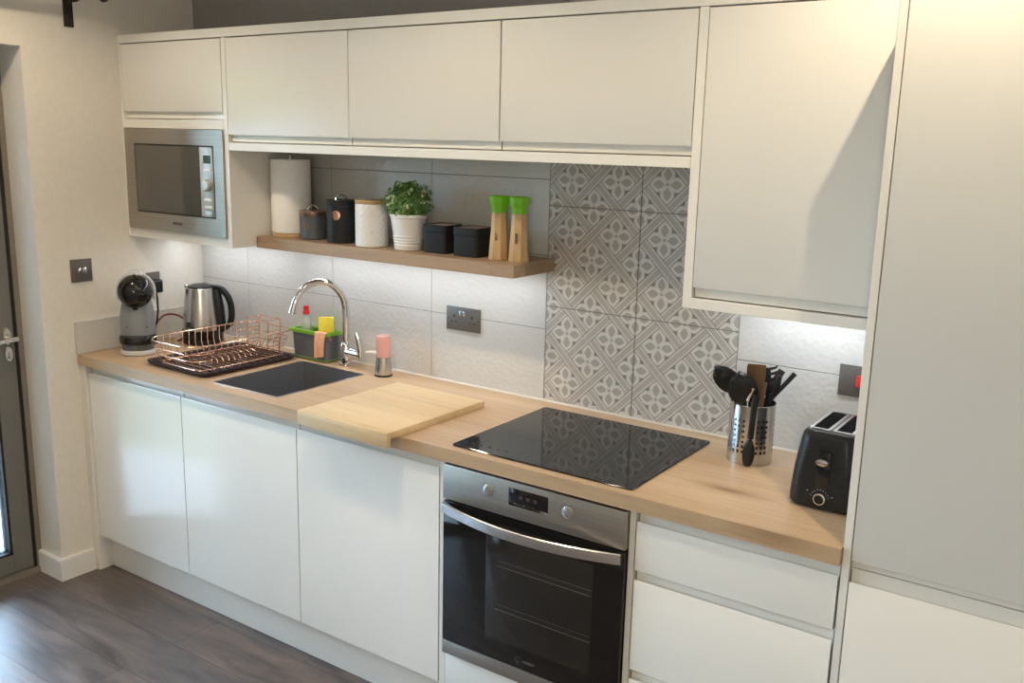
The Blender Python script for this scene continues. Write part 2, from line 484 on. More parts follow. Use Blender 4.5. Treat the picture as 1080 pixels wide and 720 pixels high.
# glazed doors in the left wall
XD = -.15
fm = MB()
fm.box(-.235, XD, OY0-.021, OY0-.001, .02, OZ-.001); fm.box(-.235, XD, OY1+.001, OY1+.03, .02, OZ-.001)
fm.box(-.235, XD, OY1+.03, OY0-.021, OZ-.04, OZ-.001); fm.box(-.25, XD+.01, OY1+.001, OY0-.001, .0, .022)
struct(fm, 'trim_1', M['alu_frame'])
leafw = (OY0-.021 - (OY1+.03))/3
for k in range(3):
    a = OY0-.021 - k*leafw; bb = a - leafw
    g = MB(); gk = .016
    g.box(-.21, XD-.006, a-gk, a, .024, OZ-.042); g.box(-.21, XD-.006, bb, bb+.004, .024, OZ-.042)
    st = .078
    d = MB(); x0, x1 = -.215, XD
    y1, y0 = a-gk, bb+.004
    d.box(x0, x1, y1-st, y1, .03, OZ-.045, bev=.002); d.box(x0, x1, y0, y0+st, .03, OZ-.045, bev=.002)
    d.box(x0, x1, y0+st, y1-st, .03, .106, bev=.002); d.box(x0, x1, y0+st, y1-st, OZ-.045-.078, OZ-.045, bev=.002)
    dr = struct(d, 'door_%d' % (k+1), M['alu'])
    g.box(x0+.01, x1-.004, y1-st-.009, y1-st, .106, OZ-.123); g.box(x0+.01, x1-.004, y0+st, y0+st+.009, .106, OZ-.123)
    g.box(x0+.01, x1-.004, y0+st, y1-st, .106, .115); g.box(x0+.01, x1-.004, y0+st, y1-st, OZ-.132, OZ-.123)
    part(g, 'rubber_gasket', M['rubber'], dr, 'black rubber seal', smooth=0)
    part(bx(-.190, -.172, y0+st+.009, y1-st-.009, .115, OZ-.132), 'window_glass', M['glass'], dr, smooth=0)
    if k == 0:
        yh = -.806
        h = MB(); h.lathe([(0, 0), (.017, 0), (.018, .003), (.016, .009), (0, .010)], (XD, yh+.005, .992), 20, Matrix.Rotation(PI/2, 4, 'Y') @ Matrix.Diagonal((2.0, 1, 1, 1)))
        h.tube([(XD+.008, yh+.005, .985), (XD+.045, yh+.005, .985)], .009, 12)
        h.tube([(XD+.045, yh+.026, .985), (XD+.046, yh-.02, .984), (XD+.046, yh-.06, .980), (XD+.044, yh-.105, .976)], [.010, .010, .009, .008], 12)
        part(h, 'door_handle', M['steel_light'], dr, 'satin silver lever handle')
        e = MB(); e.lathe([(0, 0), (.015, 0), (.016, .003), (.014, .008), (0, .009)], (XD, yh+.007, .922), 20, Matrix.Rotation(PI/2, 4, 'Y') @ Matrix.Diagonal((2.0, 1, 1, 1)))
        e.box(XD+.009, XD+.018, yh+.003, yh+.011, .905, .930, bev=.001)
        part(e, 'lock_escutcheon', M['steel_light'], dr, 'oval keyhole plate below the handle')

# outside: deck, lawn hedge
deck = MB()
for i in range(28):
    deck.box(-.32-.145*(i+1)+.006, -.32-.145*i, -7.0, 3.0, -.09, -.05, bev=.003, seg=1)
struct(deck, 'decking', M['deck'])
hd = MB()
rg = random.Random(3)
nx, nz = 90, 26
G = [[None]*(nz+1) for _ in range(nx+1)]
for i in range(nx+1):
    for j in range(nz+1):
        G[i][j] = hd.b.verts.new((-6.2 + rg.uniform(-.12, .12) - .25*(j/nz)**3, -9 + 14*i/nx + rg.uniform(-.05, .05), -.2 + 2.1*j/nz + rg.uniform(-.05, .05)))
for i in range(nx):
    for j in range(nz): hd.face([G[i][j], G[i+1][j], G[i+1][j+1], G[i][j+1]])
ext = bmesh.ops.extrude_face_region(hd.b, geom=list(hd.b.faces))
bmesh.ops.translate(hd.b, verts=[v for v in ext['geom'] if isinstance(v, bmesh.types.BMVert)], vec=(-.7, 0, 0))
ho = hd.build('garden_hedge', M['hedge'], loc=(-6.4, -2, -.2), smooth=0); tag(ho, 'clipped green garden hedge beyond the decking outside the glazed door', 'hedge')
struct(bx(-9, -4.38, -9, 5, -.30, -.10), 'ground', M['hedge'])

# ------------------------------------------------------------------ tiles on the back wall and the left upstand
def tiles(xs, zs, gap, name, m, label, parent):
    t = MB()
    for a, b2 in zip(xs, xs[1:]):
        for c, d in zip(zs, zs[1:]):
            t.box(a+gap/2, b2-gap/2, 0.0, .0095, c+gap/2, d-gap/2, bev=.0008, seg=1)
    return part(t, name, m, parent, label, smooth=0)
part(bx(.0005, 2.968, .0022, .0098, .905, 1.72), 'grout', M['grout'], wb, 'grey grout lines between tiles', smooth=0)
wt = tiles([.0005, .302, .802, 1.302, 1.7965], [.908, 1.157, 1.405, 1.653, 1.760], .0022, 'white_tiles', M['tile'], 'large white textured wall tiles behind sink and shelf', wb)
tiles([2.4695, 2.968], [.908, 1.155, 1.372], .0022, 'white_tiles', M['tile'], 'white textured wall tiles beside the tall cabinet', wb)
pt = MB()
for a, b2 in ((1.7965, 2.1305), (2.1305, 2.4695)):
    for c, d in ((.908, 1.237), (1.237, 1.569), (1.569, 1.76)):
        pt.box(a+.0014, b2-.0014, 0.0, .0095, c+.0014, d-.0014, bev=.0005, seg=1)
po = part(pt, 'patterned_tiles', M['pattern'], wb, 'grey and cream floral basketweave patterned tiles behind the hob', smooth=0)
for v in po.data.vertices: v.co -= Vector((2.1305, 0, 1.237))
po.location = (2.1305, 0, 1.237)
up = MB()
for a, b2 in ((-.610, -.300), (-.300, -.002)): up.box(.0005, .0105, a+.001, b2-.001, .9115, 1.035, bev=.0008, seg=1)
up.box(.0005, .0115, -.6125, -.610, .9115, 1.037); up.box(.0005, .0115, -.6125, -.002, 1.035, 1.0375)
o = up.build('trim_2', M['tile'], smooth=0); o['kind'] = 'structure'; o['label'] = 'low white tile upstand on the left wall behind the coffee machine'

# ------------------------------------------------------------------ worktop, plinth, base cabinets
YW = -.608; ZT = .910; ZU = .870
XT = 2.9685
SX0, SX1, SY0, SY1 = .757, 1.086, -.548, -.132    # sink cut-out
wk = MB()
xs = [.0115*0+.001, SX0, SX1, XT]; ys = [YW, SY0, SY1, -.0005]
for i in range(3):
    for j in range(3):
        if i == 1 and j == 1: continue
        wk.box(xs[i], xs[i+1], ys[j], ys[j+1], ZU, ZT)
bmesh.ops.remove_doubles(wk.b, verts=wk.b.verts, dist=.0001)
inner = [f for f in wk.b.faces if abs(f.normal.z) < .5 and sum(1 for g in wk.b.faces if g is not f and (g.calc_center_median()-f.calc_center_median()).length < 1e-5)]
bmesh.ops.delete(wk.b, geom=list(set(inner)), context='FACES')
wko = wk.build('worktop', M['worktop'], loc=(.001, 0, 0), smooth=0)
tag(wko, 'long pale oak laminate kitchen worktop running from left wall to the tall cabinet', 'worktop')
sl = MB(); sl.prism([(-.0006, ZT), (-.007, ZT), (-.0006, ZT+.006)], .012, XT, 'x')
so = part(sl, 'sealant', M['sealant'], wko, 'thin pale sealant bead along the wall')

YF = -.589                                        # face of the base fronts
ep = tag(bx(.001, .036, -.600, -.004, 0.0, ZU-.001, bev=.001, seg=1).build('end_panel', M['carcass'], loc=(.02, -.3, 0)), 'narrow white end panel between left wall and first base cabinet', 'panel')
pl = tag(bx(.037, XT-.001, -.539, -.521, 0.0, .146, bev=.001, seg=1).build('plinth', M['carcass'], loc=(1.5, -.53, 0)), 'long white plinth board at floor level under the base cabinets', 'plinth')
base = [(.0375, .6185, 'white gloss base cabinet with one door beside the left wall', 'plain'),
        (.6195, 1.2195, 'white gloss base cabinet with one door below the sink', 'sink'),
        (1.2205, 1.8205, 'white gloss base cabinet with one door next to the oven', 'plain')]
for x0, x1, lb, kd in base:
    t = thing('base_cabinet', lb, 'cabinet', ((x0+x1)/2, -.3, .15), group=None)
    m = MB(); tt = .018; zt = ZU-.0015
    m.box(x0, x0+tt, -.545, -.01, .148, zt); m.box(x1-tt, x1, -.545, -.01, .148, zt); m.box(x0+tt, x1-tt, -.5645, -.01, .148, .166)
    m.box(x0+tt, x1-tt, -.018, -.01, .166, zt)
    if kd == 'plain': m.box(x0+tt, x1-tt, -.5645, -.45, zt-.016, zt)
    part(m, 'carcass', M['carcass'], t, smooth=0)
    part(jdoor(x0+.0019, x1-.0019, YF, .150, .839, 'top', leaf=.0270), 'door', M['door'], t)

# oven housing: two uprights, a lower front and a shelf
t = thing('oven_housing', 'white built-in housing around the oven with low white front panel', 'cabinet', (2.14, -.3, .15))
m = MB(); m.box(1.8225, 1.8455, -.5885, -.01, .148, ZU-.0015, bev=.0008, seg=1); m.box(2.4415, 2.4575, -.5885, -.01, .148, ZU-.0015, bev=.0008, seg=1)
m.box(1.8455, 2.4415, -.56, -.01, .148, .166); m.box(1.8455, 2.4415, -.56, -.01, .246, .262); m.box(1.8455, 2.4415, -.018, -.01, .262, ZU-.0015)
part(m, 'housing_panel', M['carcass'], t, smooth=0)
part(bx(1.8470, 2.4400, YF, YF+.019, .150, .2655, bev=.001), 'lower_front', M['door'], t)

# oven
t = thing('oven', 'stainless steel and black glass built-in electric oven under the hob', 'oven', (2.1435, -.58, .27))
ox0, ox1, oy = 1.8470, 2.4400, -.602
part(bx(ox0+.02, ox1-.02, -.585, -.08, .275, .855), 'oven_body', M['dark_chrome'], t)
part(bx(ox0, ox1, oy-.004, -.585, .757, .8625, bev=.002), 'control_panel', M['steel'], t, 'brushed steel control panel')
dp = part(bx(2.078, 2.206, oy-.0052, oy-.002, .794, .845, bev=.0008), 'display', M['display'], t, 'black clock display')
m = MB()
for x in (2.118, 2.142, 2.166): m.box(x-.006, x+.006, oy-.0056, oy-.005, .818, .828)
for x in (2.10, 2.13, 2.16, 2.19): m.lathe([(0, 0), (.0025, 0), (.0025, .0004), (0, .0004)], (x, oy-.0052, .803), 10, Matrix.Rotation(PI/2, 4, 'X'))
part(m, 'display_marks', mat('dim_display_marks', (.05, .045, .045), .4), dp)
for x in (2.008, 2.268):
    k = MB(); k.lathe([(0, 0), (.0180, 0), (.0180, .0012), (.0165, .0014), (.0160, .0030), (.0145, .0036), (0, .0038)], (x, oy-.004, .818), 28, Matrix.Rotation(PI/2, 4, 'X'))
    k.box(x-.001, x+.001, oy-.0084, oy-.0070, .818, .832)
    part(k, 'knob', M['steel_light'], t, 'round push-in steel knob')
for x, xo in ((2.008, -1), (2.268, 1)):
    m = MB()
    for a in (-.9, -.45, .45, .9, 1.35, -1.35): m.box(x+.024*math.sin(a)-.0012, x+.024*math.sin(a)+.0012, oy-.0046, oy-.003, .818+.024*math.cos(a)-.0012, .818+.024*math.cos(a)+.0012)
    part(m, 'dial_marks', M['print'], t, 'small printed dial symbols')
dr = part(bx(ox0+.001, ox1-.001, oy-.003, -.584, .312, .752, bev=.002), 'oven_door', M['oven_glass'], t, 'black glass oven door')
part(bx(2.004, 2.352, oy-.0036, oy-.002, .375, .692, bev=.0006), 'oven_window', M['oven_window'], dr, 'slightly lighter inspection window')
m = MB()
for z in (.603, .470):
    for dz in (0, .016): m.tube([(2.04, oy-.0040, z+dz), (2.348, oy-.0040, z+dz)], .0005 if dz else .0009, 6)
part(m, 'oven_rack', M['rack_wire'], dr, 'thin wire racks seen through the window')
h = MB(); rings = []
N = 26
for i in range(N+1):
    f = i/N; x = ox0+.006 + (ox1-ox0-.012)*f; bow = .052*(1-(2*f-1)**2)
    y = oy-.014 - bow
    rings.append([(x, y, .7195), (x, y-.0035, .722), (x, y-.0045, .735), (x, y-.0035, .748), (x, y, .7505), (x, y+.006, .7485), (x, y+.0065, .7215)])
h.loft(rings)
for xa in (ox0+.012, ox1-.012): h.box(xa-.006, xa+.006, oy-.014, oy-.002, .724, .746)
part(h, 'oven_handle', M['steel_light'], dr, 'bowed brushed steel handle across the door')
part(bx(ox0, ox1, oy-.003, -.585, .268, .3105, bev=.0015), 'lower_trim', M['steel'], t, 'brushed steel strip under the glass')
lg = text('INDESIT', .0115, 'logo', M['print_dim'], dr, Matrix.Translation((2.158, oy-.0034, .338)) @ FRONT, 'small pale brand lettering')
m = MB(); m.lathe([(.0085, 0), (.0095, 0), (.0095, .0005), (.0085, .0005), (.0085, 0)], (2.122, oy-.0031, .338), 20, Matrix.Rotation(PI/2, 4, 'X'))
m.box(2.1210, 2.1230, oy-.0036, oy-.0031, .332, .341)
part(m, 'logo_ring', M['print_dim'], dr)

# drawers
t = thing('drawer_cabinet', 'white gloss base cabinet with three drawers right of the oven', 'cabinet', (2.71, -.3, .15))
part(carcass(2.4600, 2.9665, -.545, -.01, .148, ZU-.0015), 'carcass', M['carcass'], t, smooth=0)
for za, zb, lf, lb in ((.705, .838, .0285, 'shallow top drawer'), (.426, .680, .022, 'deep middle drawer'), (.153, .400, .022, 'deep bottom drawer')):
    part(jdoor(2.4620, 2.9635, YF, za, zb, 'top', leaf=lf), 'drawer', M['door'], t, lb)

# tall cabinet
t = thing('tall_cabinet', 'tall white gloss fridge cabinet at the right end of the worktop', 'cabinet', (3.28, -.3, 0))
m = MB(); m.box(2.9695, 2.9865, -.590, -.004, 0.0, 2.139, bev=.001, seg=1); m.box(3.583, 3.60, -.590, -.004, 0.0, 2.139, bev=.001, seg=1)
m.box(2.9865, 3.583, -.568, -.01, .148, .166); m.box(2.9865, 3.583, -.568, -.01, .852, .870); m.box(2.9865, 3.583, -.590, -.01, 2.064, 2.139)
m.box(2.9865, 3.583, -.02, -.01, .166, 2.06); m.box(2.9865, 3.583, -.539, -.521, 0, .146)
part(m, 'carcass', M['carcass'], t, smooth=0)
part(jdoor(2.9893, 3.5810, -.590, .882, 2.059, 'bottom', leaf=.018), 'door', M['door'], t, 'tall upper fridge door')
part(jdoor(2.9893, 3.5810, -.590, .152, .832, 'top', leaf=.0285), 'door', M['door'], t, 'lower freezer door')

# ------------------------------------------------------------------ wall cabinets
YU = -.349
cx = tag(bx(.0015, 2.9680, YU, YU+.3435, 2.1075, 2.139, bev=.001, seg=1).build('top_panel', M['carcass'], loc=(1.5, -.17, 2.107)), 'long white top panel running over all the wall cabinets', 'panel')
t = thing('microwave_cabinet', 'white wall cabinet holding the built-in microwave below a lift-up door', 'cabinet', (.31, -.17, 1.36))
m = MB(); m.box(.0015, .0165, YU, -.003, 1.360, 2.1065); m.box(.6175, .6405, YU, -.003, 1.360, 2.1065, bev=.0008, seg=1)
m.box(.0165, .6175, YU+.004, -.003, 1.360, 1.378); m.box(.0165, .6175, YU, -.003, 1.7880, 1.822); m.box(.0165, .6175, -.012, -.003, 1.378, 1.79); m.box(.0165, .6175, -.012, -.003, 1.822, 2.10)
m.box(.0165, .6175, YU+.001, YU+.016, 1.378, 1.3945)
part(m, 'carcass', M['carcass'], t, smooth=0)
part(jdoor(.0190, .6150, YU, 1.851, 2.1035, 'bottom', leaf=.026), 'door', M['door'], t)
for x0, x1, lb in ((.6415, 1.2395, 'white lift-up wall cabinet above the paper towels'), (1.2405, 1.8385, 'white lift-up wall cabinet, middle one of three over the shelf'), (1.8395, 2.4390, 'white lift-up wall cabinet above the patterned tiles')):
    t = thing('wall_cabinet', lb, 'cabinet', ((x0+x1)/2, -.17, 1.743))
    part(carcass(x0, x1, YU+.045, -.003, 1.7435, 2.1065), 'carcass', M['carcass'], t, smooth=0)
    part(jdoor(x0+.0020, x1-.0020, YU, 1.770, 2.1035, 'bottom', leaf=.0235), 'door', M['door'], t)
tag(bx(.6415, 2.4390, YU, -.004, 1.7145, 1.7430, bev=.001, seg=1).build('lower_panel', M['carcass'], loc=(1.54, -.17, 1.715)), 'white panel along the underside of the three lift-up wall cabinets', 'panel')
t = thing('wall_cabinet', 'large white wall cabinet with one tall door beside the tall cabinet', 'cabinet', (2.7, -.17, 1.354))
m = MB(); m.box(2.4405, 2.4650, YU, -.003, 1.354, 2.1065, bev=.0008, seg=1); m.box(2.4650, 2.9675, YU, -.003, 1.354, 1.381, bev=.0008, seg=1)
m.box(2.9500, 2.9675, YU+.022, -.003, 1.381, 2.1065); m.box(2.4650, 2.95, -.012, -.003, 1.381, 2.1065); m.box(2.4650, 2.95, YU+.022, -.012, 2.088, 2.1065)
part(m, 'carcass', M['carcass'], t, smooth=0)
part(jdoor(2.4680, 2.9665, YU, 1.410, 2.1035, 'bottom', leaf=.026), 'door', M['door'], t)

# microwave
t = thing('microwave', 'brushed steel built-in microwave oven with grey glass door', 'microwave', (.317, -.34, 1.395))
mx0, mx1, mz0, mz1, my = .0215, .6168, 1.3960, 1.7860, -.3570
m = MB()
a0, a1, c0, c1 = mx0+.062, mx1-.052, mz0+.067, mz1-.057
for q in ((mx0, a0, mz0, mz1), (a1, mx1, mz0, mz1), (a0, a1, mz0, c0), (a0, a1, c1, mz1)): m.box(q[0], q[1], my, YU-.001, q[2], q[3])
part(m, 'trim_frame', M['steel'], t, 'wide brushed steel surround')
part(bx(mx0+.025, mx1-.025, YU-.001, -.04, mz0+.02, mz1-.02), 'oven_body', M['dark_chrome'], t)
m = MB(); g = .0058
m.box(a0, a1, my+.0012, my+.0055, c0, c1)
part(m, 'shadow_gap', M['rubber'], t, 'thin black gap round the door')
xw = a1-.082
dd = part(bx(a0+g, xw, my-.0012, my+.004, c0+g, c1-g, bev=.0008), 'microwave_door', M['mw_glass'], t, 'grey mirrored glass door')
cp = part(bx(xw+.0005, a1-g, my-.0012, my+.004, c0+g, c1-g, bev=.0008), 'control_panel', M['steel_satin'], t, 'steel control strip')
xc = (xw + a1)/2 + .003
part(bx(xc-.020, xc+.020, my-.002, my-.001, 1.664, 1.694), 'display', M['display'], cp, 'dark red-black display')
for z in (1.640, 1.531, 1.505):
    part(bx(xc-.021, xc+.021, my-.005, my-.001, z-.005, z+.005, bev=.0015), 'button', M['white_plastic'], cp)
m = MB(); m.lathe([(0, 0), (.022, 0), (.0215, .013), (.019, .017), (0, .018)], (xc, my-.001, 1.585), 28, Matrix.Rotation(PI/2, 4, 'X'))
part(m, 'knob', M['steel_satin'], cp, 'round chrome timer knob')
m = MB(); m.box(xc-.024, xc+.024, my-.0016, my-.001, 1.4665, 1.4925); part(m, 'button_outline', M['rubber'], cp)
part(bx(xc-.0225, xc+.0225, my-.0035, my-.001, 1.468, 1.491, bev=.001), 'button', M['steel_satin'], cp, 'square door release button')
text('INDESIT', .015, 'logo', M['print'], t, Matrix.Translation((.335, my-.0004, 1.430)) @ FRONT, 'small dark brand lettering')

# ------------------------------------------------------------------ shelf and LED strips
SH = 1.3975
tag(bx(.6420, 1.8240, -.2370, -.0008, 1.3555, SH, bev=.0008, seg=1).build('floating_shelf', M['shelf'], loc=(.642, -.12, 1.355), smooth=0), 'brown oak floating shelf under the wall cabinets carrying jars and a plant', 'shelf')
def led(name_label, x0, x1, y, z, watt, tilt=0):
    t = thing('led_strip', name_label, 'light', ((x0+x1)/2, y, z))
    part(bx(x0, x1, y-.008, y+.008, z-.006, z-.0005, bev=.001), 'housing', M['white_plastic'], t)
    light('led_light', 'AREA', ((x0+x1)/2, y, z-.0075), watt, LED_COLOR, (tilt, 0, 0), parent=t, shape='RECTANGLE', size=x1-x0-.02, size_y=.01)
led('cool white LED strip fixed beneath the oak floating shelf', .67, 1.80, -.10, 1.3550, LED_W['shelf'])
led('cool white LED strip fixed beneath the microwave cabinet', .06, .60, -.12, 1.3595, LED_W['microwave'])
led('cool white LED strip beneath the large right wall cabinet', 2.50, 2.94, -.10, 1.3535, LED_W['right'])

# ceiling spots; the rear row is added as room fill
def downlight(x, y, lb, w=SPOT_W, size=.02):
    t = thing('ceiling_spotlight', lb, 'light', (x, y, ZC), group='recessed ceiling spotlights')
    m = MB(); m.lathe([(.034, 0), (.045, -.001), (.045, -.004), (.041, -.006), (.034, -.004), (.030, .0)], (x, y, ZC), 28)
    part(m, 'bezel', M['chrome'], t)
    m = MB(); m.lathe([(0, -.0010), (.030, -.0010), (.030, -.0025), (0, -.0025)], (x, y, ZC), 20)
    part(m, 'lamp', M['spot_glow'], t)
    light('spot_light', 'SPOT', (x, y, ZC-.012), w, SPOT_COLOR, (0, 0, 0), parent=t, spot_size=2.6, spot_blend=.6, shadow_soft_size=size)
for x, y, lb in ((3.16, -.80, 'recessed ceiling spotlight directly in front of the tall cabinet'), (1.75, -1.15, 'recessed ceiling spotlight in front of the oven'),
                 (.55, -1.15, 'recessed ceiling spotlight nearest the glazed doors'), (3.1, -2.5, 'added recessed fill spotlight over the camera side'),
                 (1.75, -2.9, 'added recessed fill spotlight in the middle of the room'), (.55, -2.9, 'added recessed fill spotlight beside the second glazed leaf')):
    downlight(x, y, lb, SPOT_W if y > -2 else SPOT_W*.4, .007 if x > 3 and y > -1 else .06)
# pendant globe behind the camera, added as warm fill light
t = thing('added_fill_lamp', 'added opal globe fill lamp hanging unseen at the right rear of the room', 'lamp', (3.9, -3.9, ZC))
m = MB(); m.lathe([(0, 0), (.05, 0), (.05, -.012), (.02, -.03), (0, -.03)], (3.9, -3.9, ZC-.0005), 24); part(m, 'ceiling_rose', M['white_plastic'], t)
m = MB(); m.tube([(3.9, -3.9, ZC-.03), (3.9, -3.9, 2.12)], .003, 8); part(m, 'cord', M['black'], t)
m = MB(); m.lathe([(.035, .13), (.08, .11), (.125, .05), (.135, 0), (.125, -.05), (.08, -.11), (.0, -.135)], (3.9, -3.9, 1.99), 28)
part(m, 'glass_globe', M['globe'], t)
light('added_fill_light', 'POINT', (3.9, -3.9, 1.80), FILL_LAMP_W, (1.0, .87, .66), parent=t, shadow_soft_size=.05)

# curtain pole
t = thing('curtain_pole', 'black iron curtain pole on a flat bracket high on the left wall', 'curtain pole', (.0, -.57, 2.2))
m = MB(); m.tube([(.088, -.46, 2.262), (.088, -3.5, 2.262)], .014, 16); part(m, 'pole', M['iron'], t)
m = MB(); m.lathe([(0, 0), (.014, 0), (.0145, .006), (.020, .012), (.021, .020), (.016, .030), (0, .034)], (.088, -.47, 2.262), 20, Matrix.Rotation(-PI/2, 4, 'X')); part(m, 'finial', M['iron'], t)
m = MB(); m.box(.0008, .007, -.564, -.528, 2.148, 2.30, bev=.001); m.tube([(.005, -.546, 2.240), (.06, -.546, 2.240), (.088, -.546, 2.246)], .007, 10); part(m, 'bracket', M['iron'], t)

# ------------------------------------------------------------------ sockets and switches
def faceplate(w_, h_, t=.006):
    return bx(-w_/2, w_/2, -t, 0, -h_/2, h_/2, bev=.0015)
def plate(name, label, cat, loc, wall, w_, h_):
    rz = 0 if wall == 'back' else PI/2
    t = thing(name, label, cat, loc, rz)
    part(faceplate(w_, h_), 'faceplate', M['plate_metal'], t, local=True)
    return t
t = plate('wall_socket', 'bronzed double power socket on white tiles right of the soap dispenser', 'socket', (1.452, -.0005, 1.148), 'back', .149, .085)
def socket_inserts(t, xs):
    for sx in xs:
        m = MB(); m.box(sx-.0035, sx+.0035, -.0064, -.005, .004, .014); m.box(sx-.014, sx-.006, -.0064, -.005, -.014, -.010); m.box(sx+.006, sx+.014, -.0064, -.005, -.014, -.010)
        part(m, 'socket_holes', M['rubber'], t, local=True)
socket_inserts(t, (-.040, .040))
for sx in (-.010, .006):
    part(bx(sx-.0045, sx+.0055, -.010, -.005, .012, .028, bev=.001), 'rocker', M['chrome'], t, 'small chrome rocker', local=True)
for sx in (-.068, .068):
    m = MB(); m.lathe([(0, 0), (.003, 0), (.003, .001), (0, .0012)], (sx, -.006, 0), 12, Matrix.Rotation(PI/2, 4, 'X'))
    part(m, 'screw', M['dark_chrome'], t, local=True)
t = plate('light_switch', 'bronzed double light switch on the cream left wall', 'switch', (.0005, -.567, 1.239), 'left', .088, .088)
for sx in (-.011, .009): part(bx(sx-.006, sx+.008, -.011, -.005, -.011, .011, bev=.0015), 'rocker', M['chrome'], t, 'bright silver rocker', local=True)
t = plate('wall_socket', 'bronzed double power socket on the left wall behind the coffee machine', 'socket', (.0005, -.295, 1.158), 'left', .149, .086)
socket_inserts(t, (-.040, .040))
for sx in (-.012, .006): part(bx(sx-.004, sx+.005, -.009, -.005, .014, .028, bev=.001), 'rocker', M['chrome'], t, local=True)
t = plate('cooker_switch', 'bronzed cooker switch with red rocker on tiles above the toaster', 'switch', (2.815, -.0005, 1.146), 'back', .090, .088)
part(bx(.004, .032, -.013, -.005, -.014, .018, bev=.002), 'rocker', M['rocker_red'], t, 'red rocker', local=True)

# plug and cables behind the coffee machine
t = thing('power_plug', 'black plug with cable in the left wall socket behind the coffee machine', 'plug', (.03, -.255, 1.145))
m = MB(); m.box(.0068, .050, -.285, -.235, 1.118, 1.172, bev=.008, seg=3); part(m, 'plug_body', M['black'], t)
m = MB(); m.tube([(.035, -.262, 1.120), (.040, -.262, 1.095), (.05, -.268, 1.05), (.055, -.28, 1.00), (.05, -.30, .95), (.05, -.34, .918)], .0042, 8); part(m, 'cable', M['black'], t)
m = MB()
def cr(pts, n=8):
    """Catmull-Rom through pts"""
    P = [Vector(p) for p in pts]; P = [P[0]*2-P[1]] + P + [P[-1]*2-P[-2]]; out = []
    for i in range(1, len(P)-2):
        for k in range(n):
            t_ = k/n; a, b, c, d = P[i-1:i+3]
            out.append(.5*((2*b) + (c-a)*t_ + (2*a-5*b+4*c-d)*t_*t_ + (3*b-a-3*c+d)*t_**3))
    out.append(P[-2]); return out
m.tube(cr([(.12, -.33, .918), (.06, -.30, .97), (.055, -.25, 1.02), (.06, -.19, 1.018), (.07, -.15, .985), (.075, -.15, .945), (.085, -.185, .918), (.10, -.215, .9155)]), .0042, 8)
tag(m.build('red_cable', M['cable_red'], loc=(.1, -.2, .912)), 'dark red power cable looping behind the coffee machine', 'cable')

# ------------------------------------------------------------------ sink and tap
t = thing('sink', 'dark inset single-bowl kitchen sink with thin steel rim', 'sink', (.9215, -.34, .73))
cx_, cy_ = (SX0+SX1)/2, (SY0+SY1)/2; w_, d_ = SX1-SX0-.004, SY1-SY0-.004
m = MB()
m.loft([rrect(cx_, cy_, w_, d_, .012, 4, ZT+.0005), rrect(cx_, cy_, w_-.002, d_-.002, .012, 4, ZT-.01), rrect(cx_, cy_, w_-.012, d_-.012, .012, 4, .745), rrect(cx_, cy_, w_-.03, d_-.03, .012, 4, .735), rrect(cx_, cy_, .09, .09, .044, 4, .731)], cap0=False, cap1=True)
m.loft([rrect(cx_, cy_, w_, d_, .012, 4, ZT+.0005), rrect(cx_, cy_, w_, d_, .012, 4, .728), rrect(cx_, cy_, .09, .09, .044, 4, .726)], cap0=False, cap1=True)
basin = part(m, 'basin', M['basin'], t)
m = MB()
ro = rrect(cx_, cy_, w_+.016, d_+.016, .014, 4, ZT+.0003); ri = rrect(cx_, cy_, w_-.004, d_-.004, .010, 4, ZT+.0003)
ro2 = [(p[0], p[1], ZT+.0018) for p in ro]; ri2 = [(p[0], p[1], ZT+.0018) for p in ri]
m.loft([ri, ro, ro2, ri2, ri], cap0=False, cap1=False); part(m, 'rim', M['steel_light'], t, 'thin bright steel rim')
m = MB(); m.lathe([(0, 0), (.04, 0), (.04, .002), (.032, .003), (.03, .001), (0, .001)], (cx_, cy_, .7315), 24); part(m, 'drain', M['steel_light'], basin)
m = MB(); m.box(.985, 1.017, -.1440, -.1375, .838, .870, bev=.001); part(m, 'overflow', M['steel_light'], basin, 'square steel overflow plate')

t = thing('kitchen_tap', 'tall chrome swan-neck mixer tap standing behind the sink', 'tap', (.933, -.064, ZT))
m = MB(); m.lathe([(0, .0006), (.028, .0006), (.028, .004), (.024, .007), (.0235, .085), (.020, .092), (.012, .096), (0, .097)], (.933, -.064, ZT), 28)
part(m, 'tap_body', M['chrome'], t)
d = Vector((-.38, -.925, 0)).normalized(); b0 = Vector((.933, -.064, 1.0)); R = .104; zc = 1.125
pts = [b0, b0+Vector((0, 0, .06)), Vector((b0.x, b0.y, zc))]
for i in range(1, 19):
    a = PI*i/18*.93; c = Vector((b0.x, b0.y, zc)) + d*R
    pts.append(c + d*(-R*math.cos(a)) + Vector((0, 0, R*1.12*math.sin(a))))
m = MB(); m.tube(pts, .0138, 16); sp = part(m, 'spout', M['chrome'], t)
e = pts[-1]; dirn = (pts[-1]-pts[-2]).normalized()
m = MB(); m.tube([e - dirn*.004, e + dirn*.022], .0158, 16); part(m, 'aerator', M['chrome'], sp)
m = MB(); m.tube([(.945, -.064, .965), (1.008, -.068, .965), (1.014, -.068, .965)], [.021, .021, .016], 20); lv = part(m, 'valve', M['chrome'], t)
m = MB(); m.tube([(1.010, -.068, .955), (1.014, -.070, .985), (1.006, -.072, 1.02), (.998, -.074, 1.050)], [.015, .013, .011, .009], 12); part(m, 'lever', M['chrome'], lv)

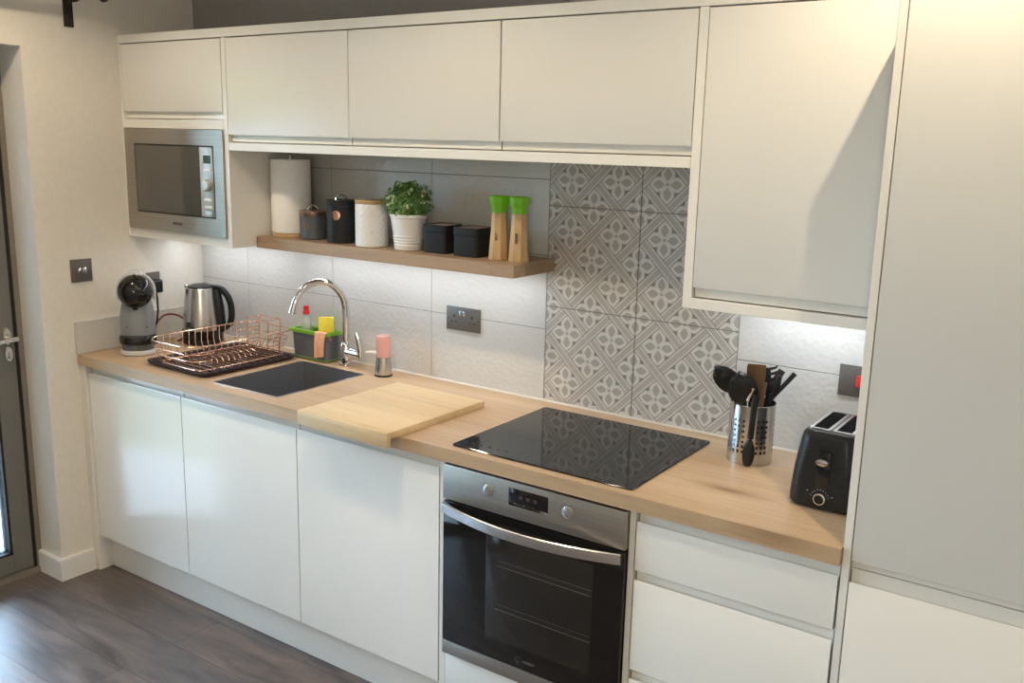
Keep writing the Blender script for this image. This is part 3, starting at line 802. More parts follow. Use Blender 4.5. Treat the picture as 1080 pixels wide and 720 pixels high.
# ------------------------------------------------------------------ hob
t = thing('hob', 'black ceramic glass induction hob set on the oak worktop above the oven', 'hob', (2.148, -.325, ZT))
m = MB(); m.loft([rrect(2.146, -.3275, .582, .498, .010, 4, ZT+.0003), rrect(2.146, -.3275, .586, .502, .012, 4, ZT+.003), rrect(2.146, -.3275, .582, .498, .011, 4, ZT+.005)])
part(m, 'glass_plate', M['black_glass'], t)
m = MB()
for i in range(5): m.lathe([(.0045, 0), (.0055, 0), (.0055, .0002), (.0045, .0002), (.0045, 0)], (1.90+.03*i, -.535, ZT+.005), 14)
for i in range(4): m.box(1.895+.045*i, 1.905+.045*i, -.5125, -.5115, ZT+.005, ZT+.0052)
part(m, 'touch_controls', mat('faint_grey_print', (.06, .06, .06), .3), t, 'faint printed touch controls at the front left')

# chopping board with a front lip
t = thing('chopping_board', 'rectangular bamboo chopping board overhanging the worktop edge with front lip', 'chopping board', (1.5, -.42, ZT), rz=-.02)
m = MB(); m.box(-.195, .188, -.222, .225, .0006, .0225, bev=.002)
part(m, 'board', M['bamboo'], t, local=True)
m = MB(); m.box(-.195, .188, -.240, -.2225, -.024, .0225, bev=.002); part(m, 'lip', M['bamboo'], t, 'wooden lip hooked over the worktop edge', local=True)

# ------------------------------------------------------------------ dish rack and tray
t = thing('drip_tray', 'plum-black plastic drip tray under the copper dish rack', 'tray', (.525, -.325, ZT), rz=-.03)
m = MB(); W_, D_ = .365, .44
m.loft([rrect(0, 0, W_-.03, D_-.03, .03, 5, .0008), rrect(0, 0, W_-.01, D_-.01, .03, 5, .006), rrect(0, 0, W_, D_, .03, 5, .017), rrect(0, 0, W_-.004, D_-.004, .029, 5, .0185),
        rrect(0, 0, W_-.022, D_-.022, .024, 5, .0165), rrect(0, 0, W_-.034, D_-.034, .02, 5, .008)])
tray = part(m, 'tray_body', M['tray'], t, local=True)
m = MB()
for i in range(11): m.box(-.15, .15, -.19+.036*i, -.182+.036*i, .008, .0125, bev=.001, seg=1)
part(m, 'ribs', M['tray'], t, local=True)
t = thing('dish_rack', 'empty copper wire dish drying rack standing on the dark tray', 'dish rack', (.535, -.325, ZT+.0125), rz=-.02)
def ring(w0, d0, r, z, n=6, ox=0, oy=0): return rrect(ox, oy, w0, d0, r, n, z)
m = MB(); m.tube(ring(.285, .490, .07, .098), .0024, 8, closed=True); part(m, 'top_rim', M['copper_wire'], t, local=True)
m = MB(); m.tube(ring(.25, .40, .03, .0045), .0026, 8, closed=True); part(m, 'bottom_frame', M['copper_wire'], t, local=True)
for z, k in ((.068, .3), (.040, .62)):
    for sy in (-1, 1):
        m = MB()
        h = ring(.285-.03*k, .490-.075*k, .065, z)
        pts = sorted([p for p in h if p[1]*sy > .16], key=lambda p: p[0]); 
        pts = [(pts[0][0], sy*.150, z)] + pts + [(pts[-1][0], sy*.150, z)]
        m.tube(pts, .0019, 6)
        part(m, 'end_hoop', M['copper_wire'], t, local=True)
wires = []
for i in range(13):
    y = -.17+.0283*i
    for sx in (-1, 1):
        m = MB(); m.tube([(sx*.142, y+.006, .098), (sx*.128, y-.006, .055), (sx*.120, y, .004)], .0013, 6)
        part(m, 'side_wire', M['copper_wire'], t, local=True)
for i in range(5):
    x = -.10+.05*i
    for sy in (-1, 1):
        m = MB(); m.tube([(x, sy*.245, .098), (x, sy*.222, .05), (x, sy*.200, .004)], .0013, 6)
        part(m, 'end_wire', M['copper_wire'], t, local=True)
for i in range(14):
    y = -.18+.0277*i
    m = MB(); m.tube([(-.125, y, .0035), (.125, y, .0035)], .0013, 6); part(m, 'floor_wire', M['copper_wire'], t, local=True)
for i in range(11):                              # arched plate holders
    y = -.15+.026*i
    m = MB(); m.tube([(-.005, y, .004), (.000, y, .020), (.022, y, .027), (.050, y, .020), (.060, y, .004)], .0012, 6)
    part(m, 'plate_divider', M['copper_wire'], t, local=True)
m = MB()
for y in (.225, .165):
    m.tube([(-.055, y-.004, .005), (-.060, y, .128), (-.052, y, .134), (.060, y, .134), (.068, y, .128), (.062, y-.004, .005)], .0024, 8)
for z in (.03, .06, .09, .132):
    for x in (-.058, .065): m.tube([(x, .163, z), (x, .227, z)], .0018, 6)
part(m, 'cutlery_holder', M['copper_wire'], t, local=True)

# ------------------------------------------------------------------ kettle
KX, KY = .182, -.150
t = thing('kettle', 'brushed steel cordless kettle with black handle in the worktop corner', 'kettle', (KX, KY, ZT))
m = MB(); m.lathe([(0, .0006), (.078, .0006), (.082, .006), (.082, .018), (.076, .024), (0, .024)], (KX, KY, ZT), 40); part(m, 'base', M['black'], t)
m = MB(); m.lathe([(0, .025), (.079, .025), (.0805, .040), (.0770, .10), (.0700, .17), (.0635, .225), (.0620, .234), (.058, .236), (0, .236)], (KX, KY, ZT), 48)
a = math.atan2(-.50, -.86)                        # spout points towards the left
body = part(m, 'kettle_body', M['steel_v'], t)
m = MB(); m.lathe([(.0815, .024), (.0835, .026), (.0825, .060), (.0805, .060), (.0815, .024)], (KX, KY, ZT), 40); part(m, 'lower_band', M['black_gloss'], body, 'black band round the bottom')
m = MB(); m.lathe([(0, .236), (.056, .236), (.055, .241), (.035, .247), (0, .249)], (KX, KY, ZT), 36); lid = part(m, 'lid', M['black'], t, 'black lid')
hx = Vector((.88, .47, 0)).normalized(); K = Vector((KX, KY, ZT))
m = MB(); m.tube(cr([K+hx*.045+Vector((0, 0, .238)), K+hx*.085+Vector((0, 0, .232)), K+hx*.118+Vector((0, 0, .195)), K+hx*.130+Vector((0, 0, .14)), K+hx*.120+Vector((0, 0, .085)), K+hx*.082+Vector((0, 0, .055))], 6),
    [.011]*6+[.0135]*19+[.011]*6, 14); part(m, 'handle', M['black'], t, 'curved black handle')
m = MB()
pts = [K+hx*.066+Vector((0, 0, .228)), K+hx*.074+Vector((0, 0, .15)), K+hx*.079+Vector((0, 0, .06))]
m.tube(pts, [.018, .024, .024], 14); part(m, 'handle_mount', M['black_gloss'], t)
sd = Vector((-.80, -.20, 0)).normalized()
m = MB(); m.tube([K+sd*.052+Vector((0, 0, .21)), K+sd*.066+Vector((0, 0, .225)), K+sd*.078+Vector((0, 0, .236))], [.012, .012, .008], 12); part(m, 'spout', M['steel_v'], t)
m = MB(); ld = Vector((.62, -.78, 0)).normalized().lerp(Vector((-.3, -1, 0)).normalized(), .55).normalized(); q = ld.orthogonal()
sdv = Vector((-ld.y, ld.x, 0))
cpt = K + ld*.0785 + Vector((0, 0, .085))
vs = [cpt + sdv*a_ + Vector((0, 0, b_)) + ld*c_ for c_ in (-.003, .0012) for a_, b_ in ((-.010, -.012), (.010, -.012), (.010, .012), (-.010, .012))]
vv = [m.b.verts.new(p) for p in vs]
for f in ((0, 1, 2, 3), (4, 5, 6, 7), (0, 1, 5, 4), (1, 2, 6, 5), (2, 3, 7, 6), (3, 0, 4, 7)): m.face([vv[i] for i in f])
part(m, 'badge', M['print'], body, 'small dark badge', smooth=0)

# ------------------------------------------------------------------ pod coffee machine (front faces local -y)
t = thing('coffee_machine', 'grey pod coffee machine with black ball head on worktop by left wall', 'coffee machine', (.165, -.445, ZT), rz=math.radians(50))
m = MB(); m.lathe([(0, .0006), (.062, .0006), (.067, .004), (.067, .016), (.064, .020), (0, .020)], (0, 0, 0), 36, sy=.95); m.box(-.05, .05, .0, .12, .0006, .020, bev=.006)
part(m, 'base', M['machine_light'], t, 'light grey round foot', local=True)
m = MB(); m.lathe([(0, .021), (.061, .021), (.062, .045), (.0, .045)], (0, 0, 0), 36, sy=.95); part(m, 'water_tray', M['smoke'], t, 'smoked grey drip tray', local=True)
m = MB(); m.lathe([(0, .046), (.068, .046), (.070, .052), (.070, .070), (.066, .076), (0, .076)], (0, 0, 0), 36, sy=.95); part(m, 'cup_stand', M['black_gloss'], t, 'glossy black cup stand', local=True)
m = MB()
secs = []
for z, ww, dd_, yo in ((.077, .128, .10, .020), (.10, .132, .10, .022), (.15, .132, .10, .026), (.185, .120, .095, .030), (.215, .105, .09, .034), (.25, .10, .085, .036)):
    secs.append([(x, y, z) for x, y, _ in rrect(0, yo, ww, dd_, .045, 6)])
m.loft(secs); part(m, 'front_shell', M['machine_grey'], t, 'matt grey front body', local=True)
m = MB(); secs = []
for z, ww, dd_, yo in ((.020, .10, .06, .10), (.10, .118, .075, .095), (.18, .112, .075, .085), (.24, .098, .085, .07), (.285, .09, .09, .055), (.315, .07, .08, .04), (.328, .04, .05, .03)):
    secs.append([(x, y, z) for x, y, _ in rrect(0, yo, ww, dd_, min(ww, dd_)*.45, 6)])
m.loft(secs); part(m, 'rear_tank', M['machine_light'], t, 'pale grey rear water tank', local=True)
m = MB(); m.sphere((0, -.005, .250), .0665, sz=1.0, seg=36, rings=20); hb = part(m, 'brew_head', M['black_gloss'], t, 'glossy black ball head', local=True)
m = MB(); pts = []
for i in range(25):
    a = PI*i/24; pts.append((.0695*math.cos(a), .018, .250+.0695*math.sin(a)))
pts = [(.0685, .02, .215)] + pts + [(-.0685, .02, .215)]
m.tube(pts, .0055, 10); part(m, 'head_trim', M['machine_light'], hb, 'pale arched trim over the ball', local=True)
m = MB(); m.lathe([(0, 0), (.012, 0), (.010, -.014), (0, -.014)], (0, -.035, .196), 16); part(m, 'outlet', M['black'], hb, local=True)
m = MB(); m.tube([(-.006, -.012, .318), (.006, -.012, .318)], .004, 8)
part(m, 'lever', M['chrome'], hb, local=True)
m = MB()
for x in (-.035, .038): m.lathe([(0, 0), (.0035, 0), (.0035, .002), (0, .002)], (x, -.0285, .112), 12, Matrix.Rotation(PI/2, 4, 'X'))
part(m, 'buttons', M['smoke'], t, local=True)

# ------------------------------------------------------------------ sink caddy and what it holds
t = thing('sink_caddy', 'grey sink caddy with lime green rim left of the tap', 'caddy', (.758, -.052, ZT))
m = MB(); x0, x1, y0, y1 = .662, .852, -.094, -.016; cxx, cyy = (x0+x1)/2, (y0+y1)/2; W_, D_ = x1-x0, y1-y0
rbox(m, cxx, cyy, W_+.006, D_+.006, .012, ZT+.0006, ZT+.010, .002); part(m, 'base', mat('olive_green_plastic', (.13, .20, .05), .4), t, 'dull green foot')
m = MB()
m.loft([rrect(cxx, cyy, W_-.01, D_-.01, .012, 4, ZT+.0105), rrect(cxx, cyy, W_, D_, .014, 4, ZT+.105), rrect(cxx, cyy, W_-.006, D_-.006, .011, 4, ZT+.105), rrect(cxx, cyy, W_-.016, D_-.016, .009, 4, ZT+.016)])
part(m, 'bin', M['grey_plastic'], t, 'slate grey container')
m = MB(); ro = rrect(cxx, cyy, W_+.022, D_+.014, .016, 4); ri = rrect(cxx, cyy, W_-.012, D_-.012, .010, 4)
za, zb = ZT+.1055, ZT+.118
m.loft([[(p[0], p[1], za) for p in ri], [(p[0], p[1], za) for p in ro], [(p[0], p[1], zb) for p in ro], [(p[0], p[1], zb) for p in ri], [(p[0], p[1], za) for p in ri]], cap0=False, cap1=False)
m.box(.738, .744, y0+.004, y1-.004, za, zb-.001)
part(m, 'rim', M['green'], t, 'lime green slotted top')
tag(bx(.800, .822, -.082, -.022, ZT+.060, ZT+.173, bev=.004).build('scrub_sponge', M['yellow'], loc=(.81, -.055, ZT+.06)), 'yellow washing-up sponge standing in the green-rimmed caddy', 'sponge')
so_ = bpy.data.objects['scrub_sponge']
part(bx(.7905, .7995, -.082, -.022, ZT+.060, ZT+.170, bev=.002), 'scourer', M['scourer'], so_, 'dark green scouring layer')
# rotate so the yellow side faces the room
so_.rotation_euler = (0, 0, math.radians(-52)); so_.location = (.812, -.052, ZT+.06)
m = MB(); N = 9
def cloth_sheet():
    mb = MB(); grid = []
    for i in range(13):
        col = []
        u = i/12; x = .802 + .060*u
        for (yy, zz, k) in ((-.070, ZT+.085, 0), (-.078, ZT+.1195, 0), (-.090, ZT+.1215, 0), (-.1015, ZT+.120, .3), (-.1045, ZT+.108, .6), (-.1075, ZT+.085, 1), (-.1085, ZT+.06, 1.1), (-.1090, ZT+.035, 1.2), (-.1090, ZT+.018 + .012*u, 1.2)):
            col.append(mb.b.verts.new((x - .010*k*(1-2*u)*-.4, yy - .0022*k*(1+math.sin(u*19)), zz)))
        grid.append(col)
    for i in range(12):
        for j in range(8): mb.face([grid[i][j], grid[i+1][j], grid[i+1][j+1], grid[i][j+1]])
    bmesh.ops.recalc_face_normals(mb.b, faces=mb.b.faces)
    bmesh.ops.solidify(mb.b, geom=list(mb.b.faces), thickness=.0016)
    return mb
tag(cloth_sheet().build('dish_cloth', M['cloth'], loc=(.835, -.1, ZT+.1)), 'peach coloured cloth hanging over the front of the sink caddy', 'cloth')
t = thing('washing_up_bottle', 'clear squeezy bottle with red cap standing in the sink caddy', 'bottle', (.704, -.05, ZT+.0165))
m = MB(); m.lathe([(0, .001), (.021, .001), (.023, .006), (.023, .11), (.019, .13), (.011, .145), (.010, .155), (0, .155)], (.704, -.052, ZT+.0165), 24, sy=.8); part(m, 'bottle_body', M['clear'], t)
m = MB(); m.lathe([(0, .155), (.013, .155), (.0135, .165), (.010, .172), (.0115, .180), (.0105, .188), (0, .190)], (.704, -.052, ZT+.0165), 20); part(m, 'cap', M['red'], t, 'red cap')

# soap dispenser
t = thing('soap_dispenser', 'steel soap dispenser with pink liquid top on the worktop right of the tap', 'dispenser', (1.150, -.092, ZT))
S = (1.150, -.092, ZT)
m = MB(); m.lathe([(0, .0006), (.033, .0006), (.034, .003), (.033, .007), (0, .007)], S, 32); part(m, 'foot', M['black'], t)
m = MB(); m.lathe([(0, .0075), (.0325, .0075), (.0315, .03), (.0275, .060), (.0265, .072), (0, .072)], S, 32); part(m, 'metal_base', M['steel_v'], t, 'brushed steel lower half')
m = MB(); m.lathe([(0, .0725), (.0245, .0725), (.0265, .10), (.0275, .135), (.0270, .146), (.0245, .151), (0, .153)], S, 32); part(m, 'reservoir', M['pink'], t, 'translucent pink top')
m = MB(); q = Vector((-.86, -.50, 0)).normalized(); c0_ = Vector(S)+Vector((0, 0, .085))
m.tube([c0_+q*.024, c0_+q*.045+Vector((0, 0, .003)), c0_+q*.066+Vector((0, 0, .001))], [.006, .005, .004], 10); part(m, 'nozzle', M['white_plastic'], t)

# ------------------------------------------------------------------ things on the shelf
Z = SH + .0006
t = thing('paper_towel_holder', 'wooden based paper towel stand at the left end of the shelf', 'paper towel holder', (.7205, -.130, Z))
m = MB(); m.lathe([(0, 0), (.072, 0), (.073, .003), (.073, .013), (.070, .016), (0, .016)], (.7205, -.130, Z), 36); part(m, 'base', M['light_wood'], t)
m = MB(); m.tube([(.7205, -.130, Z+.016), (.7205, -.130, Z+.300)], .008, 14); part(m, 'pole', M['steel_light'], t)
m = MB(); m.sphere((.7205, -.130, Z+.300), .0105, seg=14, rings=8); part(m, 'knob', M['steel_light'], t)
m = MB()
m.loft([[(.7205+r_*math.cos(2*PI*i/48), -.130+r_*math.sin(2*PI*i/48), z_) for i in range(48)] for r_, z_ in ((.021, Z+.0165), (.073, Z+.0165), (.0745, Z+.020), (.0745, Z+.284), (.073, Z+.287), (.021, Z+.287), (.021, Z+.0165))], cap0=False, cap1=False)
tag(m.build('paper_towel_roll', M['paper'], loc=(.7205, -.130, Z+.0165)), 'full white paper towel roll standing on the wooden stand', 'paper towel')

t = thing('tea_canister', 'small slate blue canister with bronze lid beside the paper towel roll', 'canister', (.848, -.140, Z))
c_ = (.848, -.140, Z)
m = MB(); m.lathe([(0, 0), (.048, 0), (.050, .002), (.050, .084), (0, .084)], c_, 40); bd = part(m, 'canister_body', M['slate'], t)
m = MB(); m.lathe([(0, .0845), (.0515, .0845), (.0525, .087), (.0525, .101), (.050, .104), (0, .105)], c_, 40); ld_ = part(m, 'lid', M['lid_brown'], t, 'bronze coloured lid')
def loop_handle(c, z, r, w, a=.6):
    ux = Vector((math.cos(a), math.sin(a), 0)); cc = Vector(c) + Vector((0, 0, z))
    return [cc + ux*(r*math.cos(PI*i/12)) + Vector((0, 0, r*.95*math.sin(PI*i/12))) for i in range(13)]
m = MB(); m.tube(loop_handle(c_, .105, .019, 0), .0030, 8); part(m, 'lid_handle', M['steel_light'], ld_, 'shiny loop handle')
def badge(c, r, z, rx, rz_, ang, th=.0016):
    """curved oval badge on a cylinder of radius r"""
    mb = MB(); n = 20; cen = Vector(c)
    def pt(a_, zz, k): return cen + Vector(((r+k)*math.cos(a_), (r+k)*math.sin(a_), zz))
    rings = []
    for kk, s_ in ((-.001, 1), (th, 1), (th*1.2, .85), (th*1.2, .02)):
        rings.append([pt(ang + s_*rx/r*math.cos(2*PI*i/n), z + s_*rz_*math.sin(2*PI*i/n), kk) for i in range(n)])
    mb.loft(rings); return mb
vang = math.atan2(-2.48, 2.61) - .52
part(badge(c_, .050, .050, .013, .014, vang), 'badge', M['lid_brown'], bd, 'round embossed badge')

t = thing('coffee_canister', 'tall black canister with copper badge and loop handle on the shelf', 'canister', (1.005, -.150, Z))
c_ = (1.005, -.150, Z)
m = MB(); m.lathe([(0, 0), (.053, 0), (.055, .002), (.055, .132), (0, .132)], c_, 40); bd = part(m, 'canister_body', M['black_matt'], t)
m = MB(); m.lathe([(0, .1325), (.0565, .1325), (.0572, .135), (.0572, .149), (.055, .152), (0, .153)], c_, 40); ld_ = part(m, 'lid', M['black_matt'], t)
m = MB(); m.tube(loop_handle(c_, .152, .020, 0), .0032, 8); part(m, 'lid_handle', M['chrome'], ld_, 'shiny loop handle')
part(badge(c_, .055, .100, .0155, .0175, vang+.10), 'badge', M['copper'], bd, 'round copper badge')

t = thing('dimpled_canister', 'white dimpled canister with pale wooden lid beside the plant pot', 'canister', (1.165, -.165, Z))
c_ = Vector((1.165, -.165, Z)); m = MB(); seg = 96; hz = 52; rings = []
for j in range(hz+1):
    zz = .001 + .147*j/hz; row = []
    for i in range(seg):
        a_ = 2*PI*i/seg
        dm = max(0, math.cos(a_*16 + (PI if int(zz/.0115) % 2 else 0)))*abs(math.sin(PI*zz/.0115))
        rr_ = .0575 - .0022*dm
        if j in (0, hz): rr_ = .056
        row.append(c_ + Vector((rr_*math.cos(a_), rr_*math.sin(a_), zz)))
    rings.append(row)
m.loft(rings); part(m, 'canister_body', M['ceramic'], t, smooth=60)
m = MB(); m.lathe([(0, .1485), (.056, .1485), (.0575, .151), (.0575, .160), (.056, .162), (0, .162)], tuple(c_), 40); part(m, 'lid', M['light_wood'], t, 'thin pale wooden lid')

PX, PY = 1.322, -.150
t = thing('potted_plant', 'small green artificial plant in a white ribbed pot on the shelf', 'plant', (PX, PY, Z))
m = MB(); prof = [(0, 0), (.046, 0), (.048, .002)]
for k in range(4):
    z0 = .012+.010*k; r0 = .0475 + .0125*(z0/.118); prof += [(r0, z0), (r0+.0018, z0+.0035), (r0+.0018, z0+.006), (r0, z0+.009)]
prof += [(.0610, .108), (.0635, .110), (.064, .121), (.0615, .122), (.058, .112), (0, .108)]
m.lathe(prof, (PX, PY, Z), 44); part(m, 'pot', M['ceramic'], t)
m = MB(); rg = random.Random(11)
cen = Vector((PX, PY, Z+.165))
def leafq(mb, p, n_, s_):
    t1 = n_.orthogonal().normalized(); t1.rotate(Matrix.Rotation(rg.uniform(0, 6.28), 3, n_)); t2 = n_.cross(t1)
    v = [mb.b.verts.new(q_) for q_ in (p - t1*s_, p + t2*s_*.42 + n_*s_*.15, p + t1*s_, p - t2*s_*.42 + n_*s_*.15)]
    mb.face(v)
fl = MB()
stem = MB()
for i in range(42):
    dv = Vector((rg.gauss(0, 1), rg.gauss(0, 1), abs(rg.gauss(.35, .8)))).normalized()
    stem.tube([(PX, PY, Z+.105), Vector((PX, PY, Z+.12)).lerp(cen, .5)+dv*.02, cen + dv*.062], .0012, 5)
for i in range(2300):
    dv = Vector((rg.gauss(0, 1), rg.gauss(0, 1), rg.gauss(0, 1))).normalized(); rr_ = .083*(rg.uniform(.25, 1)**.45)*(1+.12*math.sin(dv.x*9+dv.y*7)*math.cos(dv.z*8))
    p = cen + Vector((dv.x*rr_*1.02, dv.y*rr_*1.02, dv.z*rr_*.82))
    if p.z < Z+.118 : continue
    nn = (dv + Vector((rg.uniform(-.8, .8), rg.uniform(-.8, .8), rg.uniform(-.5, .9)))).normalized()
    leafq(m, p, nn, rg.uniform(.006, .0095))
for i in range(44):
    dv = Vector((rg.gauss(0, 1), rg.gauss(0, 1), rg.gauss(.3, .8))).normalized()
    p = cen + Vector((dv.x*.078, dv.y*.078, dv.z*.066))
    if p.z < Z+.122: continue
    for k in range(9):
        leafq(fl, p + Vector((rg.uniform(-.007, .007), rg.uniform(-.007, .007), rg.uniform(-.006, .006))), (dv+Vector((rg.uniform(-.5, .5),)*3)).normalized(), rg.uniform(.004, .006))
part(m, 'foliage', M['leaf'], t, smooth=0); part(stem, 'stems', M['leaf'], t); part(fl, 'blossom', M['blossom'], t, 'tiny pale blossoms', smooth=0)

for bxx, byy, lb in ((1.452, -.124, 'matt black storage tin next to the plant pot'), (1.588, -.132, 'matt black storage tin next to the green-topped mills')):
    t = thing('storage_tin', lb, 'tin', (bxx, byy, Z), group=None)
    m = MB(); rbox(m, bxx, byy, .098, .098, .012, Z, Z+.070, .0015); part(m, 'tin_body', M['black_matt'], t)
    m = MB(); ro = rrect(bxx, byy, .101, .101, .013, 5); ri = rrect(bxx, byy, .090, .090, .009, 5)
    za, zb = Z+.0705, Z+.094
    m.loft([[(p[0], p[1], za) for p in ro], [(p[0], p[1], zb) for p in ro], [(p[0], p[1], zb) for p in ri], [(p[0], p[1], zb-.004) for p in ri]], cap0=True, cap1=False)
    ld_ = part(m, 'lid', M['black_matt'], t)
    m = MB(); rbox(m, bxx, byy, .089, .089, .008, zb-.0055, zb-.0010, .0004); part(m, 'lid_inset', M['copper'], ld_, 'copper coloured lid top')

def mill(x, y, label, word):
    t = thing('pepper_mill' if word == 'PEPPER' else 'salt_mill', label, 'mill', (x, y, Z))
    m = MB(); seg = 8; rings = []
    def oc(r, z, k=8):
        pts = []
        for i in range(32):
            a_ = 2*PI*i/32 + .2
            f = math.cos(PI/k)/math.cos((a_ % (2*PI/k)) - PI/k); pts.append((x + r*f*math.cos(a_), y + r*f*math.sin(a_), z))
        return pts
    m.loft([oc(.0335, Z), oc(.0340, Z+.003), oc(.0300, Z+.06), oc(.0265, Z+.11), oc(.0255, Z+.150)]); bd = part(m, 'mill_body', M['mill_wood'], t, smooth=20)
    m = MB(); m.loft([oc(.0262, Z+.1505), oc(.0265, Z+.168), oc(.0330, Z+.180), oc(.0340, Z+.200), oc(.0315, Z+.203), oc(.0290, Z+.199)]); part(m, 'grinder_cap', M['mill_green'], t, 'bright green faceted cap', smooth=20)
    ang = math.atan2(-2.47, 1.72) - .30
    R_ = Matrix.Translation((x + .0305*math.cos(ang), y + .0305*math.sin(ang), Z+.075)) @ Matrix.Rotation(ang + PI/2, 4, 'Z') @ FRONT @ Matrix.Rotation(PI/2, 4, 'Z')
    text(word, .0105, 'lettering', M['print'], bd, R_ @ Matrix.Rotation(-.0, 4, 'X'), 'dark vertical lettering', extrude=.0018)
    return t
mill(1.706, -.152, 'left one of two wooden mills with bright green caps, beside the black tin', 'SALT')
mill(1.782, -.149, 'right one of two wooden mills with bright green caps, nearest the shelf end', 'PEPPER')

# ------------------------------------------------------------------ utensil holder and utensils
UX, UY = 2.583, -.150; UZ = ZT+.0006; UR = .062; UH = .168
t = thing('utensil_holder', 'perforated steel utensil pot on the worktop beside the toaster', 'utensil holder', (UX, UY, UZ))
m = MB(); seg = 120; nz_ = 56; rings = []
g0 = [[None]*seg for _ in range(nz_+1)]
for j in range(nz_+1):
    for i in range(seg):
        a_ = 2*PI*i/seg; g0[j][i] = m.b.verts.new((UX+UR*math.cos(a_), UY+UR*math.sin(a_), UZ + UH*j/nz_))
hc = seg/32
for j in range(nz_):
    for i in range(seg):
        zc_ = UH*(j+.5)/nz_
        if .030 < zc_ < .134:
            row = (zc_-.030)/.0148; fr_ = row - math.floor(row) - .5; ac = (i+.5)/seg*30; fa_ = ac - math.floor(ac) - .5
            grp = math.floor(ac) % 5
            if grp < 3 and math.hypot(fr_*.0148, fa_*2*PI*UR/30) < .0037: continue
        m.face([g0[j][i], g0[j][(i+1) % seg], g0[j+1][(i+1) % seg], g0[j+1][i]])
bmesh.ops.recalc_face_normals(m.b, faces=m.b.faces)
bmesh.ops.solidify(m.b, geom=list(m.b.faces), thickness=.0009)
pot = part(m, 'pot_wall', M['steel_v'], t, smooth=40)
m = MB(); m.lathe([(0, 0), (UR+.0006, 0), (UR+.0006, .004), (0, .004)], (UX, UY, UZ), 48); part(m, 'pot_bottom', M['steel_v'], t)
m = MB(); m.tube([(UX+UR*math.cos(2*PI*i/48), UY+UR*math.sin(2*PI*i/48), UZ+UH) for i in range(48)], .0016, 8, closed=True); part(m, 'rolled_rim', M['steel_v'], pot)
def stick(mb, a, b, r0, r1, seg=10, flat=1.0):
    a = Vector(a); b = Vector(b); mb.tube([a, a.lerp(b, .5), b], [r0, (r0+r1)/2, r1], seg)
RV = Vector((.825, .565, 0)); FV = Vector((.34, -.94, 0))       # to the right / towards the room
U0 = Vector((UX, UY, UZ))
def up_(r_, f_, z_): return U0 + RV*r_ + FV*f_ + Vector((0, 0, z_))
def paddle(mb, base, top, w0, w1, th, prof=None, n=12, nrm=None, bulge=0):
    """flat tool head running base -> top, width profile w0..w1"""
    base = Vector(base); top = Vector(top); ax = (top-base).normalized(); nv = Vector(nrm) if nrm else FV
    nv = (nv - ax*nv.dot(ax)).normalized(); sd_ = ax.cross(nv)
    rings = []
    for i in range(n+1):
        f = i/n; c = base.lerp(top, f); wv = prof(f) if prof else (w0 + (w1-w0)*f)
        off = nv*bulge*math.sin(PI*f)
        rings.append([c - sd_*wv + off, c - sd_*wv*.5 + nv*th*.5 + off*.4, c + sd_*wv*.5 + nv*th*.5 + off*.4, c + sd_*wv + off, c + sd_*wv*.5 - nv*th*.5 + off*.4, c - sd_*wv*.5 - nv*th*.5 + off*.4])
    mb.loft(rings)
def egg(f, w): return max(.002, w*math.sqrt(max(0, 1-(2*f-1)**2)))
def utensil(name, label, cat, parts_):
    t = thing(name, label, cat, tuple(U0))
    for mb, nm, m_, lb in parts_: part(mb, nm, m_, t, lb)
    return t
# ladle, leaning left, bowl outwards
m1 = MB(); stick(m1, up_(-.038, -.018, .010), up_(-.043, -.012, .215), .005, .0045)
m2 = MB(); paddle(m2, up_(-.036, -.012, .195), up_(-.115, -.018, .258), 0, 0, .030, lambda f: egg(f, .032), bulge=.012)
utensil('ladle', 'black nylon ladle leaning furthest left in the steel utensil pot', 'ladle', [(m1, 'handle', M['black'], None), (m2, 'bowl', M['black'], None)])
# big spoon in front
m1 = MB(); stick(m1, up_(-.014, .036, .010), up_(-.020, .035, .180), .005, .0045)
m2 = MB(); paddle(m2, up_(-.018, .040, .172), up_(-.045, .052, .262), 0, 0, .024, lambda f: egg(f, .040), bulge=.014)
utensil('serving_spoon', 'black round-headed spoon at the front of the steel utensil pot', 'spoon', [(m1, 'handle', M['black'], None), (m2, 'spoon_head', M['black'], None)])
# steel tongs / whisk handle piece
m1 = MB(); stick(m1, up_(-.004, .046, .012), up_(-.016, .058, .200), .0025, .0025); paddle(m1, up_(-.016, .059, .185), up_(-.004, .068, .224), .004, .007, .004)
o = m1.build('steel_spoon', M['steel_light'], loc=tuple(U0)); tag(o, 'shiny steel utensil handle between the black spoons in the pot', 'utensil')
m1 = MB(); stick(m1, up_(-.045, .008, .012), up_(-.056, .030, .20), .0028, .0028)
o = m1.build('steel_whisk', M['steel_light'], loc=tuple(U0)); tag(o, 'thin bright steel rod leaning at the left side of the utensil pot', 'utensil')
# wooden spatula
m1 = MB(); stick(m1, up_(-.005, -.02, .010), up_(.000, -.014, .18), .006, .006)
m2 = MB(); paddle(m2, up_(.002, -.014, .168), up_(.002, -.012, .272), 0, 0, .006, lambda f: .012+.014*min(1, f*1.6) if f < .93 else .024)
utensil('wooden_spatula', 'brown wooden spatula standing at the back of the utensil pot', 'spatula', [(m1, 'handle', M['spoon_wood'], None), (m2, 'blade', M['spoon_wood'], None)])
# wooden spoon handle
m1 = MB(); stick(m1, up_(.008, .012, .010), up_(.028, .008, .225), .006, .006)
o = m1.build('wooden_spoon', M['spoon_wood'], loc=tuple(U0)); tag(o, 'plain brown wooden spoon handle in the middle of the utensil pot', 'spoon')
